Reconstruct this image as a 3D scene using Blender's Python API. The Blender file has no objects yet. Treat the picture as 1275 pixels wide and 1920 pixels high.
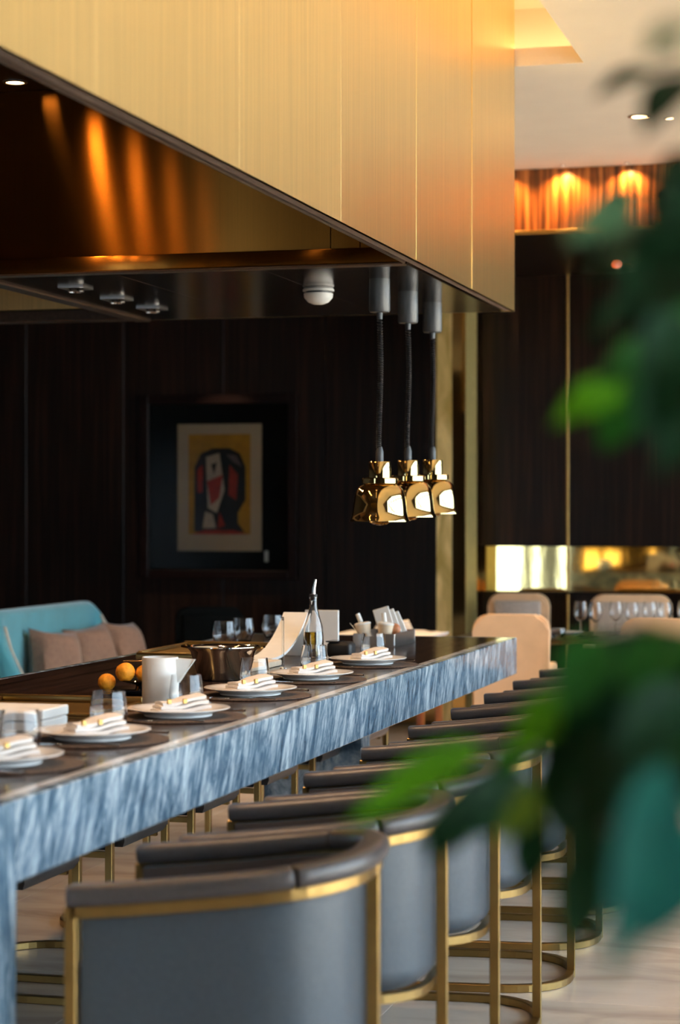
import bpy, bmesh, math, random
from mathutils import Vector, Matrix
scene = bpy.context.scene
COL = scene.collection
R = math.radians

# ------------------------------------------------------------------ camera
THETA = math.atan(1054.5 / 4000.0)
cam_data = bpy.data.cameras.new('camera')
cam_data.sensor_fit = 'VERTICAL'
cam_data.sensor_height = 36.0
cam_data.lens = 4000.0 / 1920.0 * 36.0
cam_data.clip_start = 0.05
cam_data.dof.use_dof = True
cam_data.dof.focus_distance = 7.2
cam_data.dof.aperture_fstop = 2.7
camera = bpy.data.objects.new('camera', cam_data)
COL.objects.link(camera)
camera.location = (0, 0, 1.5)
camera.rotation_euler = (R(90), 0, THETA)
scene.camera = camera

# ------------------------------------------------------------------ sky
world = bpy.data.worlds.new('world')
scene.world = world
world.use_nodes = True
wn = world.node_tree
bg = wn.nodes['Background']
bg.inputs['Color'].default_value = (0.72, 0.87, 1.0, 1)
bg.inputs['Strength'].default_value = 7.0

# ------------------------------------------------------------------ exposure
vs = scene.view_settings
vs.view_transform = 'Standard'
vs.look = 'None'
vs.gamma = 1.0
vs.use_curve_mapping = False
vs.exposure = 0.45
scene.cycles.use_denoising = True
scene.cycles.max_bounces = 10
scene.cycles.diffuse_bounces = 4
scene.cycles.sample_clamp_indirect = 6.0

sun_data = bpy.data.lights.new('sun', 'SUN')
sun_data.energy = 45.0; sun_data.angle = R(0.6); sun_data.color = (1.0, 0.90, 0.76)
sun = bpy.data.objects.new('sun', sun_data); COL.objects.link(sun)
sun.rotation_euler = Vector((-0.50, 0.25, -0.83)).to_track_quat('-Z', 'Y').to_euler()

def area(name, loc, rot, sx, sy, power, color, portal=False):
    l = bpy.data.lights.new(name, 'AREA')
    l.shape = 'RECTANGLE'; l.size = sx; l.size_y = sy
    l.energy = power; l.color = color
    if portal: l.cycles.is_portal = True
    o = bpy.data.objects.new(name, l); COL.objects.link(o)
    o.location = loc; o.rotation_euler = rot
    return o

# sampling portals set in the real window openings
WIN_X = 2.2
area('window_portal', (WIN_X + 0.06, 5.2, 1.70), (0, R(90), 0), 3.3, 18.4, 1, (1, 1, 1), True)
area('window_portal', (-5.8, -4.06, 1.35), (R(90), 0, 0), 1.4, 2.5, 1, (1, 1, 1), True)

def spot(name, loc, target, power, color, cone=70, blend=0.6, radius=0.03):
    l = bpy.data.lights.new(name, 'SPOT')
    l.energy = power; l.color = color; l.spot_size = R(cone); l.spot_blend = blend
    l.shadow_soft_size = radius
    o = bpy.data.objects.new(name, l); COL.objects.link(o)
    o.location = loc
    o.rotation_euler = (Vector(target) - Vector(loc)).to_track_quat('-Z', 'Y').to_euler()
    return o

# ------------------------------------------------------------------ materials
def new_mat(name):
    m = bpy.data.materials.new(name); m.use_nodes = True
    nt = m.node_tree
    return m, nt, nt.nodes['Principled BSDF']

def setp(p, **kw):
    names = dict(color='Base Color', rough='Roughness', metal='Metallic', coat='Coat Weight', coat_rough='Coat Roughness',
                 trans='Transmission Weight', ior='IOR', aniso='Anisotropic', sheen='Sheen Weight', spec='Specular IOR Level',
                 sss='Subsurface Weight', alpha='Alpha', emit='Emission Strength', emit_color='Emission Color')
    for k, v in kw.items():
        i = p.inputs[names[k]]
        if k in ('color', 'emit_color'): v = (*v, 1)
        i.default_value = v

def simple(name, color, rough=0.5, metal=0.0, var=0.12, scale=30.0, bump=0.0, **kw):
    """plain finish with a little procedural variation in tone"""
    m, nt, p = new_mat(name)
    setp(p, color=color, rough=rough, metal=metal, **kw)
    tc = nt.nodes.new('ShaderNodeTexCoord')
    nz = nt.nodes.new('ShaderNodeTexNoise'); nz.inputs['Scale'].default_value = scale; nz.inputs['Detail'].default_value = 3
    nt.links.new(tc.outputs['Object'], nz.inputs['Vector'])
    rp = nt.nodes.new('ShaderNodeValToRGB')
    rp.color_ramp.elements[0].position = 0.3; rp.color_ramp.elements[1].position = 0.7
    rp.color_ramp.elements[0].color = (*[c * (1 - var) for c in color], 1)
    rp.color_ramp.elements[1].color = (*[min(1, c * (1 + var)) for c in color], 1)
    nt.links.new(nz.outputs['Fac'], rp.inputs['Fac'])
    nt.links.new(rp.outputs['Color'], p.inputs['Base Color'])
    if bump:
        b = nt.nodes.new('ShaderNodeBump'); b.inputs['Strength'].default_value = bump; b.inputs['Distance'].default_value = 0.004
        nt.links.new(nz.outputs['Fac'], b.inputs['Height']); nt.links.new(b.outputs['Normal'], p.inputs['Normal'])
    return m

def streaky(name, stops, scale, rough=0.3, metal=0.0, coords='Object', rot=(0, 0, 0), detail=5, distort=0.0, rough_var=0.0, bump=0.0, **kw):
    """noise stretched along an axis: wood grain, brushing, marble drift"""
    m, nt, p = new_mat(name)
    setp(p, rough=rough, metal=metal, **kw)
    tc = nt.nodes.new('ShaderNodeTexCoord')
    rt = nt.nodes.new('ShaderNodeMapping'); rt.inputs['Rotation'].default_value = rot
    mp = nt.nodes.new('ShaderNodeMapping'); mp.inputs['Scale'].default_value = scale
    nz = nt.nodes.new('ShaderNodeTexNoise'); nz.inputs['Scale'].default_value = 1.0
    nz.inputs['Detail'].default_value = detail; nz.inputs['Distortion'].default_value = distort
    nt.links.new(tc.outputs[coords], rt.inputs['Vector'])
    nt.links.new(rt.outputs['Vector'], mp.inputs['Vector'])
    nt.links.new(mp.outputs['Vector'], nz.inputs['Vector'])
    rp = nt.nodes.new('ShaderNodeValToRGB')
    e = rp.color_ramp.elements
    while len(e) < len(stops): e.new(0.5)
    for i, (pos, c) in enumerate(stops):
        e[i].position = pos; e[i].color = (*c, 1)
    nt.links.new(nz.outputs['Fac'], rp.inputs['Fac'])
    nt.links.new(rp.outputs['Color'], p.inputs['Base Color'])
    if rough_var:
        mr = nt.nodes.new('ShaderNodeMapRange')
        mr.inputs['To Min'].default_value = max(0.02, rough - rough_var); mr.inputs['To Max'].default_value = rough + rough_var
        nt.links.new(nz.outputs['Fac'], mr.inputs['Value']); nt.links.new(mr.outputs['Result'], p.inputs['Roughness'])
    if bump:
        b = nt.nodes.new('ShaderNodeBump'); b.inputs['Strength'].default_value = bump; b.inputs['Distance'].default_value = 0.002
        nt.links.new(nz.outputs['Fac'], b.inputs['Height']); nt.links.new(b.outputs['Normal'], p.inputs['Normal'])
    return m

def glassy(name, tint=(1, 1, 1), ior=1.45):
    m, nt, p = new_mat(name)
    setp(p, color=tint, rough=0.0, trans=1.0, ior=ior)
    return m

def pane_glass(name, tint=(0.95, 0.98, 1.0)):
    m, nt, p = new_mat(name)
    nt.nodes.remove(p)
    tr = nt.nodes.new('ShaderNodeBsdfTransparent'); tr.inputs['Color'].default_value = (*tint, 1)
    gl = nt.nodes.new('ShaderNodeBsdfGlossy'); gl.inputs['Roughness'].default_value = 0.01
    fr = nt.nodes.new('ShaderNodeFresnel'); fr.inputs['IOR'].default_value = 1.45
    mx = nt.nodes.new('ShaderNodeMixShader')
    nt.links.new(fr.outputs['Fac'], mx.inputs['Fac']); nt.links.new(tr.outputs['BSDF'], mx.inputs[1]); nt.links.new(gl.outputs['BSDF'], mx.inputs[2])
    nt.links.new(mx.outputs['Shader'], nt.nodes['Material Output'].inputs['Surface'])
    return m

def glow(name, color, strength):
    m, nt, p = new_mat(name)
    setp(p, color=(0.8, 0.8, 0.8), emit=strength, emit_color=color)
    return m

def leaf_mat(name, color, trans):
    m, nt, p = new_mat(name)
    setp(p, rough=0.5, spec=0.08)
    tc = nt.nodes.new('ShaderNodeTexCoord'); nz = nt.nodes.new('ShaderNodeTexNoise'); nz.inputs['Scale'].default_value = 18
    nt.links.new(tc.outputs['Object'], nz.inputs['Vector'])
    rp = nt.nodes.new('ShaderNodeValToRGB')
    rp.color_ramp.elements[0].color = (*[c * 0.7 for c in color], 1); rp.color_ramp.elements[1].color = (*[c * 1.3 for c in color], 1)
    nt.links.new(nz.outputs['Fac'], rp.inputs['Fac']); nt.links.new(rp.outputs['Color'], p.inputs['Base Color'])
    tl = nt.nodes.new('ShaderNodeBsdfTranslucent'); nt.links.new(rp.outputs['Color'], tl.inputs['Color'])
    mx = nt.nodes.new('ShaderNodeMixShader'); mx.inputs['Fac'].default_value = trans
    nt.links.new(p.outputs['BSDF'], mx.inputs[1]); nt.links.new(tl.outputs['BSDF'], mx.inputs[2])
    nt.links.new(mx.outputs['Shader'], nt.nodes['Material Output'].inputs['Surface'])
    return m

def brushed_aniso(name, color, rough, aniso, rot=0.0, grain=(140, 140, 1.5)):
    m = streaky(name, [(0.3, tuple(c * 0.86 for c in color)), (0.7, color)], grain, rough=rough, metal=1.0, detail=3, aniso=aniso)
    nt = m.node_tree; p = nt.nodes['Principled BSDF']
    p.inputs['Anisotropic Rotation'].default_value = rot
    tg = nt.nodes.new('ShaderNodeCombineXYZ'); tg.inputs['Z'].default_value = 1.0
    nt.links.new(tg.outputs['Vector'], p.inputs['Tangent'])
    return m

def marble(name, vertical):
    """blue grey marble with pale leaning drifts and darker smoke"""
    m, nt, p = new_mat(name)
    setp(p, rough=0.16, spec=0.5)
    tc = nt.nodes.new('ShaderNodeTexCoord')
    def nz(rot, scale, detail, distort):
        a = nt.nodes.new('ShaderNodeMapping'); a.inputs['Rotation'].default_value = rot
        b = nt.nodes.new('ShaderNodeMapping'); b.inputs['Scale'].default_value = scale
        n = nt.nodes.new('ShaderNodeTexNoise'); n.inputs['Scale'].default_value = 1; n.inputs['Detail'].default_value = detail
        n.inputs['Distortion'].default_value = distort; n.inputs['Roughness'].default_value = 0.7
        nt.links.new(tc.outputs['Object'], a.inputs['Vector']); nt.links.new(a.outputs['Vector'], b.inputs['Vector']); nt.links.new(b.outputs['Vector'], n.inputs['Vector'])
        return n
    lean = R(27) if not vertical else R(-8)
    n1 = nz((lean, 0, 0), (5, 11, 2.3), 9, 2.2)
    n2 = nz((lean + R(14), 0, 0), (16, 32, 8), 6, 1.3)
    n3 = nz((lean - R(18), 0, 0), (3, 6, 2.6), 5, 1.6)
    mx = nt.nodes.new('ShaderNodeMath'); mx.operation = 'MULTIPLY_ADD'; mx.inputs[1].default_value = 0.24
    nt.links.new(n2.outputs['Fac'], mx.inputs[0])
    ma = nt.nodes.new('ShaderNodeMath'); ma.operation = 'MULTIPLY'; ma.inputs[1].default_value = 0.5
    nt.links.new(n1.outputs['Fac'], ma.inputs[0]); nt.links.new(ma.outputs[0], mx.inputs[2])
    mb = nt.nodes.new('ShaderNodeMath'); mb.operation = 'MULTIPLY_ADD'; mb.inputs[1].default_value = 0.3
    nt.links.new(n3.outputs['Fac'], mb.inputs[0]); nt.links.new(mx.outputs[0], mb.inputs[2])
    rp = nt.nodes.new('ShaderNodeValToRGB'); e = rp.color_ramp.elements
    lo = (0.035, 0.075, 0.12); mid = (0.12, 0.19, 0.255); hi = (0.62, 0.70, 0.75)
    e[0].position = 0.41; e[0].color = (*lo, 1); e[1].position = 0.63; e[1].color = (*hi, 1)
    x = e.new(0.50); x.color = (*mid, 1)
    nt.links.new(mb.outputs[0], rp.inputs['Fac']); nt.links.new(rp.outputs['Color'], p.inputs['Base Color'])
    return m

M = {}
M['brass_hood'] = brushed_aniso('brushed_brass', (1.0, 0.745, 0.33), 0.42, 0.5, 0.0)
M['brass_gloss'] = brushed_aniso('polished_brushed_brass', (1.0, 0.745, 0.33), 0.35, 0.45, 0.0)
M['bronze_recess'] = brushed_aniso('brushed_bronze', (0.21, 0.082, 0.014), 0.19, 1.0, 0.0)
M['bronze_dark'] = streaky('dark_bronze', [(0.3, (0.09, 0.06, 0.045)), (0.7, (0.13, 0.09, 0.065))], (60, 3, 60), rough=0.3, metal=0.9)
M['bronze_soffit'] = simple('polished_dark_bronze', (0.075, 0.05, 0.035), 0.16, 0.9, 0.1, 8)
M['brass_matt'] = simple('matt_brass', (0.60, 0.50, 0.22), 0.62, 1.0, 0.08, 20)
M['gold_leaf'] = streaky('gold_leaf', [(0.35, (0.50, 0.38, 0.12)), (0.6, (0.92, 0.74, 0.34))], (9, 9, 2.2), rough=0.45, metal=0.7, distort=1.2, bump=0.4)
M['rim'] = simple('brown_anodised', (0.20, 0.15, 0.125), 0.5, 0.3)
M['brass'] = simple('satin_brass', (0.36, 0.235, 0.085), 0.34, 1.0, 0.08, 20)
M['brass_polished'] = simple('polished_brass', (0.86, 0.62, 0.26), 0.04, 1.0, 0.03, 6)
M['gold_mirror'] = streaky('gold_mirror_glass', [(0.3, (0.72, 0.52, 0.2)), (0.7, (0.8, 0.6, 0.26))], (3, 3, 1), rough=0.04, metal=1.0, bump=0.25)
M['marble'] = marble('blue_grey_marble', False)
M['marble_pale'] = simple('lit_pale_marble', (0.68, 0.66, 0.64), 0.09, 0, 0.12, 8)  # same marble slab; its brightly lit look is put into a paler colour
M['marble_leg'] = marble('blue_grey_marble_upright', True)
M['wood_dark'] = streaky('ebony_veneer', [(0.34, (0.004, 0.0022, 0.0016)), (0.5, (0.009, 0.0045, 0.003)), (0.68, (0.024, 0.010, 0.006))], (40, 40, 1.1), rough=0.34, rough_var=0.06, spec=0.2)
M['wood_lit'] = streaky('lit_ebony_veneer', [(0.36, (0.035, 0.010, 0.003)), (0.48, (0.20, 0.058, 0.012)), (0.64, (0.55, 0.19, 0.045))], (30, 30, 0.9), rough=0.3)  # same veneer as the walls; strong warm light put into brighter, redder stripes
M['wood_top'] = streaky('oiled_walnut_top', [(0.35, (0.02, 0.012, 0.009)), (0.65, (0.055, 0.030, 0.022))], (26, 1.6, 26), rough=0.16, rough_var=0.05)
M['leather'] = simple('grey_leather', (0.046, 0.062, 0.078), 0.42, 0.0, 0.10, 90, 0.08, spec=0.6)
M['leather_pad'] = simple('brown_grey_leather', (0.060, 0.052, 0.052), 0.36, 0.0, 0.10, 90, 0.08, spec=0.6)
M['leather_in'] = simple('warm_lit_leather', (0.075, 0.055, 0.048), 0.36, 0.0, 0.10, 90, 0.08, spec=0.6)  # same leather; warm light off the hood put into a browner colour
M['seam'] = simple('dark_stitching', (0.02, 0.018, 0.018), 0.6)
M['floor'] = streaky('beige_marble', [(0.3, (0.50, 0.40, 0.33)), (0.52, (0.66, 0.55, 0.46)), (0.7, (0.72, 0.62, 0.53))], (1.6, 4, 3), rough=0.24, detail=8, distort=1.2)
M['bounce_ground'] = simple('sun_bounce_paving', (0.62, 0.54, 0.44), 0.8, 0, 0.1, 1)  # surface of the added ground that bounces sunlight indoors
M['grout'] = simple('grey_grout', (0.25, 0.22, 0.2), 0.8)
M['ceiling'] = simple('painted_plaster', (0.70, 0.61, 0.50), 0.9, 0, 0.02, 4)
M['wall'] = simple('taupe_plaster', (0.20, 0.16, 0.13), 0.8, 0, 0.06, 4)
M['porcelain'] = simple('white_porcelain', (0.80, 0.78, 0.75), 0.12, 0, 0.03, 20)
M['linen'] = simple('white_linen', (0.82, 0.78, 0.74), 0.85, 0, 0.05, 120, 0.2)
M['gold_thread'] = simple('gold_thread', (0.55, 0.36, 0.12), 0.4, 0.6)
M['mat_weave'] = streaky('woven_brown_mat', [(0.4, (0.045, 0.028, 0.02)), (0.6, (0.11, 0.07, 0.05))], (160, 160, 160), rough=0.7, bump=0.5)
M['steel'] = simple('polished_steel', (0.72, 0.71, 0.69), 0.09, 1.0, 0.03, 8)
M['steel_brushed'] = simple('brushed_steel', (0.42, 0.40, 0.38), 0.3, 1.0, 0.08, 20)
M['glass'] = glassy('clear_glass')
M['oil'] = glassy('olive_oil', (0.62, 0.44, 0.04), 1.47)
M['pane'] = pane_glass('window_pane')
M['black'] = simple('matt_black', (0.012, 0.012, 0.013), 0.5)
M['black_shiny'] = simple('black_glaze', (0.01, 0.01, 0.011), 0.12)
M['canopy'] = simple('graphite_plastic', (0.05, 0.055, 0.06), 0.38)
M['white_plastic'] = simple('white_plastic', (0.75, 0.74, 0.70), 0.4, 0, 0.02)
M['white_matt'] = simple('white_stoneware', (0.80, 0.78, 0.74), 0.55, 0, 0.03)
M['teal'] = simple('teal_velvet', (0.06, 0.33, 0.40), 0.8, 0, 0.12, 7, sheen=0.8)
M['piping'] = simple('cream_piping', (0.6, 0.5, 0.4), 0.7)
M['cushion'] = simple('taupe_cushion_cloth', (0.26, 0.145, 0.095), 0.85, 0, 0.15, 40, 0.2, sheen=0.3)
M['cream'] = simple('cream_leather', (0.80, 0.54, 0.33), 0.5, 0, 0.06, 10)
M['cream_cloth'] = simple('pale_woven_cloth', (0.55, 0.48, 0.43), 0.85, 0, 0.15, 80, 0.2)
M['orange'] = simple('orange_peel', (0.90, 0.33, 0.012), 0.7, 0, 0.15, 90, 0.7)
M['egg'] = simple('brown_eggshell', (0.42, 0.16, 0.07), 0.5)
M['pink'] = simple('pink_glaze', (0.75, 0.08, 0.12), 0.4)
M['paper'] = simple('white_card', (0.78, 0.77, 0.74), 0.7, 0, 0.02)
M['cream_cup'] = simple('cream_cup', (0.72, 0.58, 0.42), 0.5)
M['frame_wood'] = simple('dark_red_wood_frame', (0.006, 0.002, 0.0015), 0.4, spec=0.15)
M['mat_board'] = simple('black_mount_board', (0.0035, 0.004, 0.0035), 0.85, spec=0.1)
M['print_paper'] = simple('ivory_paper', (0.62, 0.50, 0.36), 0.8, 0, 0.03)
M['ochre'] = simple('ochre_ink', (0.58, 0.30, 0.02), 0.75, 0, 0.15, 14)
M['ink'] = simple('black_ink', (0.012, 0.01, 0.01), 0.7)
M['red_ink'] = simple('red_ink', (0.45, 0.03, 0.01), 0.7, 0, 0.2, 20)
M['ivory_ink'] = simple('ivory_ink', (0.60, 0.47, 0.36), 0.75)
M['mauve_ink'] = simple('mauve_ink', (0.20, 0.13, 0.13), 0.75)
M['led'] = glow('warm_led', (1.0, 0.56, 0.27), 9.0)
M['lens'] = glow('lamp_lens', (1.0, 0.62, 0.28), 14.0)
M['lens_dim'] = glow('lamp_lens_dim', (1.0, 0.82, 0.6), 5.0)
M['amber'] = glow('amber_glass', (1.0, 0.12, 0.01), 1.6)
M['lantern'] = glow('lantern_glass', (1.0, 0.62, 0.12), 3.0)
M['mullion'] = simple('anodised_frame', (0.10, 0.10, 0.10), 0.4, 0.6)
M['drape'] = simple('sheer_drape', (0.7, 0.66, 0.58), 0.9)
M['bark'] = simple('grey_bark', (0.13, 0.09, 0.055), 0.85, 0, 0.3, 40, 0.5)
M['soil'] = simple('potting_soil', (0.03, 0.02, 0.014), 0.95, 0, 0.4, 60, 0.6)
M['pot'] = simple('stone_planter', (0.30, 0.28, 0.26), 0.6, 0, 0.1, 20)
M['leaf_d'] = leaf_mat('dark_leaf', (0.004, 0.020, 0.006), 0.18)
M['leaf_g'] = leaf_mat('green_leaf', (0.014, 0.075, 0.010), 0.35)
M['leaf_m'] = leaf_mat('mid_leaf', (0.025, 0.11, 0.015), 0.4)
M['leaf_b'] = leaf_mat('bright_leaf', (0.07, 0.24, 0.006), 0.5)
M['leaf_o'] = leaf_mat('olive_leaf', (0.07, 0.11, 0.01), 0.4)
M['leaf_p'] = leaf_mat('grey_green_leaf', (0.05, 0.11, 0.05), 0.35)
M['leaf_t'] = leaf_mat('blue_green_leaf', (0.006, 0.065, 0.050), 0.3)

# ------------------------------------------------------------------ mesh helpers
def link(o, parent=None):
    COL.objects.link(o)
    if parent is not None: o.parent = parent
    return o

def obj(name, bm, mat, parent=None, smooth=False, world=False):
    if world and parent is not None:
        p, off = parent, Vector((0, 0, 0))
        while p is not None: off += p.location; p = p.parent
        bmesh.ops.translate(bm, verts=bm.verts, vec=-off)
    bmesh.ops.recalc_face_normals(bm, faces=bm.faces)
    me = bpy.data.meshes.new(name); bm.to_mesh(me); bm.free()
    for m in (mat if isinstance(mat, (list, tuple)) else [mat]): me.materials.append(m)
    if smooth:
        for f in me.polygons: f.use_smooth = True
        try: me.set_sharp_from_angle(angle=R(smooth if smooth is not True else 40))
        except Exception: pass
    return link(bpy.data.objects.new(name, me), parent)

def tag(o, label, cat, group=None):
    o['label'] = label; o['category'] = cat
    if group: o['group'] = group
    return o

def struct(o):
    o['kind'] = 'structure'; return o

def thing(name, label, cat, loc=(0, 0, 0), rz=0.0, group=None):
    o = bpy.data.objects.new(name, None); o.empty_display_size = 0.1
    link(o); o.location = loc; o.rotation_euler = (0, 0, rz)
    return tag(o, label, cat, group)

def kids(o): return [c for c in bpy.data.objects if c.parent is o]

def copy_thing(src, loc, rz, label):
    def rec(s, par):
        c = s.copy(); COL.objects.link(c)
        if par is not None: c.parent = par
        for ch in tree[s.name]: rec(ch, c)
        return c
    tree = {}
    stack = [src]
    while stack:
        s = stack.pop(); tree[s.name] = kids(s); stack += tree[s.name]
    r = rec(src, None); r.location = loc; r.rotation_euler = (0, 0, rz); r['label'] = label
    return r

def BM(): return bmesh.new()

def box(bm, x0, x1, y0, y1, z0, z1, bevel=0.0, seg=1, mat=None):
    g = bmesh.ops.create_cube(bm, size=1.0)
    vs_ = g['verts']
    for v in vs_:
        v.co = Vector(((x0 + x1) / 2 + v.co.x * (x1 - x0), (y0 + y1) / 2 + v.co.y * (y1 - y0), (z0 + z1) / 2 + v.co.z * (z1 - z0)))
    if bevel:
        es = {e for v in vs_ for e in v.link_edges}
        bmesh.ops.bevel(bm, geom=list(es), offset=bevel, segments=seg, profile=0.5, affect='EDGES')
    return bm

def mkbox(name, mat, parent, x0, x1, y0, y1, z0, z1, bevel=0.0, seg=1, world=False):
    return obj(name, box(BM(), x0, x1, y0, y1, z0, z1, bevel, seg), mat, parent, smooth=(30 if bevel and seg > 1 else False), world=world)

def lathe(bm, prof, seg=28, origin=(0, 0, 0), close=False, axis=None):
    """revolve (r, z) pairs round z"""
    rings = []
    ox, oy, oz = origin
    for r, z in prof:
        if r < 1e-6:
            rings.append([bm.verts.new((ox, oy, oz + z))])
        else:
            rings.append([bm.verts.new((ox + r * math.cos(2 * math.pi * i / seg), oy + r * math.sin(2 * math.pi * i / seg), oz + z)) for i in range(seg)])
    pairs = list(zip(rings, rings[1:]))
    if close: pairs.append((rings[-1], rings[0]))
    for a, b in pairs:
        for i in range(seg):
            j = (i + 1) % seg
            if len(a) == 1 and len(b) == 1: continue
            if len(a) == 1: bm.faces.new((a[0], b[i], b[j]))
            elif len(b) == 1: bm.faces.new((a[i], b[0], a[j]))
            else: bm.faces.new((a[i], b[i], b[j], a[j]))
    return bm

def sweep(bm, pts, section, closed=False, up=Vector((0, 0, 1)), scales=None):
    """sweep a closed 2d section (side, up) along pts"""
    pts = [Vector(p) for p in pts]; n = len(pts); rings = []
    for i, p in enumerate(pts):
        a = pts[(i - 1) % n] if (closed or i > 0) else p
        b = pts[(i + 1) % n] if (closed or i < n - 1) else p
        t = (b - a).normalized()
        u = up
        if abs(t.dot(u)) > 0.95: u = Vector((1, 0, 0))
        s = t.cross(u).normalized(); w = s.cross(t).normalized()
        k = 1.0
        if scales: k = scales[i]
        if not closed and 0 < i < n - 1:
            pass
        rings.append([bm.verts.new(p + s * (q[0] * k) + w * (q[1] * k)) for q in section])
    m = len(section)
    rng = range(n) if closed else range(n - 1)
    for i in rng:
        a, b = rings[i], rings[(i + 1) % n]
        for j in range(m):
            bm.faces.new((a[j], a[(j + 1) % m], b[(j + 1) % m], b[j]))
    if not closed:
        bm.faces.new(rings[0][::-1]); bm.faces.new(rings[-1])
    return bm

def circ(r, n=8): return [(r * math.cos(2 * math.pi * i / n), r * math.sin(2 * math.pi * i / n)) for i in range(n)]
def rect(w, h, b=0.0):
    w, h = w / 2, h / 2
    if not b: return [(-w, -h), (w, -h), (w, h), (-w, h)]
    return [(-w + b, -h), (w - b, -h), (w, -h + b), (w, h - b), (w - b, h), (-w + b, h), (-w, h - b), (-w, -h + b)]
def rrect(w, h, r, n=4):
    out = []
    for cx, cy, a0 in ((w / 2 - r, h / 2 - r, 0), (-w / 2 + r, h / 2 - r, 90), (-w / 2 + r, -h / 2 + r, 180), (w / 2 - r, -h / 2 + r, 270)):
        for i in range(n + 1):
            a = R(a0 + 90 * i / n); out.append((cx + r * math.cos(a), cy + r * math.sin(a)))
    return out

def prism(bm, pts, vec):
    """extrude a planar polygon (3d points) by vec"""
    a = [bm.verts.new(p) for p in pts]; b = [bm.verts.new(Vector(p) + Vector(vec)) for p in pts]
    bm.faces.new(a); bm.faces.new(b[::-1])
    n = len(pts)
    for i in range(n): bm.faces.new((a[i], a[(i + 1) % n], b[(i + 1) % n], b[i]))
    return bm

def ball(bm, c, r, seg=16, sz=1.0):
    prof = [(r * math.sin(math.pi * i / (seg // 2)), -r * sz * math.cos(math.pi * i / (seg // 2))) for i in range(seg // 2 + 1)]
    prof[0] = (0, -r * sz); prof[-1] = (0, r * sz)
    return lathe(bm, prof, seg, c)

# ------------------------------------------------------------------ the setting
def world_coords(m):
    nt = m.node_tree
    g = nt.nodes.new('ShaderNodeNewGeometry')
    for l in list(nt.links):
        if l.from_node.type == 'TEX_COORD': 
            s = l.to_socket; nt.links.remove(l); nt.links.new(g.outputs['Position'], s)
for k in ('floor', 'wood_dark', 'wood_lit'): world_coords(M[k])

WX0, WX1, WY0, WY1, CEIL = -9.0, 2.2, -4.0, 14.8, 3.53
floor = struct(mkbox('floor', M['grout'], None, WX0 - 0.2, WX1 + 0.2, WY0 - 0.2, WY1 + 0.2, -0.2, -0.003))
for i in range(7):
    for j in range(14):
        x, y = -4.2 + i * 0.9, 2.0 + j * 0.9
        mkbox('tile', M['floor'], floor, x + 0.0012, x + 0.8988, y + 0.0012, min(y + 0.8988, WY1), -0.02, 0.0, 0.001)
b = BM()
box(b, WX0, -4.2, WY0, WY1, -0.02, 0.0); box(b, 2.1, WX1, WY0, WY1, -0.02, 0.0); box(b, -4.2, 2.1, WY0, 2.0, -0.02, 0.0)
o = obj('slab', b, M['floor'], floor); o['kind'] = 'stuff'

# ceiling with the light cove over the hood
TX0, TX1, TY0, TY1, LIP, TRAY = -5.2, -1.392, 1.6, 9.60, 0.08, 3.84
b = BM()
box(b, WX0 - 0.2, TX0, WY0 - 0.2, WY1, CEIL, CEIL + LIP); box(b, TX1, WX1 + 0.2, WY0 - 0.2, WY1, CEIL, CEIL + LIP)
box(b, TX0, TX1, WY0 - 0.2, TY0, CEIL, CEIL + LIP); box(b, TX0, TX1, TY1, WY1, CEIL, CEIL + LIP)
ceiling = struct(obj('ceiling', b, M['ceiling']))
C2 = 0.22
b = BM()
box(b, TX0 - C2, TX1 + C2, TY0 - C2, TY1 + C2, TRAY, TRAY + 0.06)
box(b, TX0 - C2 - 0.05, TX0 - C2, TY0 - C2, TY1 + C2, CEIL + LIP, TRAY + 0.06); box(b, TX1 + C2, TX1 + C2 + 0.05, TY0 - C2, TY1 + C2, CEIL + LIP, TRAY + 0.06)
box(b, TX0 - C2, TX1 + C2, TY0 - C2 - 0.05, TY0 - C2, CEIL + LIP, TRAY + 0.06); box(b, TX0 - C2, TX1 + C2, TY1 + C2, TY1 + C2 + 0.05, CEIL + LIP, TRAY + 0.06)
obj('cove_tray', b, M['ceiling'], ceiling)
mkbox('led_strip', M['led'], ceiling, TX0, TX1 + 0.12, TY1 + 0.10, TY1 + 0.13, CEIL + LIP, CEIL + LIP + 0.02)
mkbox('led_strip', M['led'], ceiling, TX1 + 0.10, TX1 + 0.13, 4.0, TY1, CEIL + LIP, CEIL + LIP + 0.02)

# far wall of dark veneer panels
COLX0, COLX1, COLY = -3.065, -2.866, 14.2
SOF_Y, SOF_Z = 12.5, 3.154
wall_back = struct(mkbox('wall_back', M['black'], None, WX0 - 0.2, WX1 + 0.2, WY1, WY1 + 0.2, -0.1, CEIL + 0.1))
xs = [-9.0, -8.61, -7.85, -7.08, -6.31, -5.54, -4.77, -4.0, COLX0]
for a, c in zip(xs, xs[1:]):
    mkbox('panel', M['wood_dark'], wall_back, a + 0.002, c - 0.002, WY1 - 0.03, WY1 - 0.001, 0.16, SOF_Z, 0.002)
xs = [COLX1, -2.262, -1.25, -0.25, 0.75, 1.75, 2.18]
for k, (a, c) in enumerate(zip(xs, xs[1:])):
    a2 = a + (0.016 if k == 1 else 0.002)
    mkbox('panel', M['wood_dark'], wall_back, a2, c - 0.002, WY1 - 0.03, WY1 - 0.001, 1.262, SOF_Z, 0.002)
    mkbox('panel', M['wood_dark'], wall_back, a2, c - 0.002, WY1 - 0.03, WY1 - 0.001, 0.16, 0.93, 0.002)
    mkbox('mirror_strip', M['gold_mirror'], wall_back, a2, c - 0.002, WY1 - 0.022, WY1 - 0.001, 0.946, 1.26)
struct(mkbox('trim_1', M['brass'], None, -2.262, -2.246, WY1 - 0.036, WY1 - 0.001, 0.16, SOF_Z, 0.002))
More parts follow.
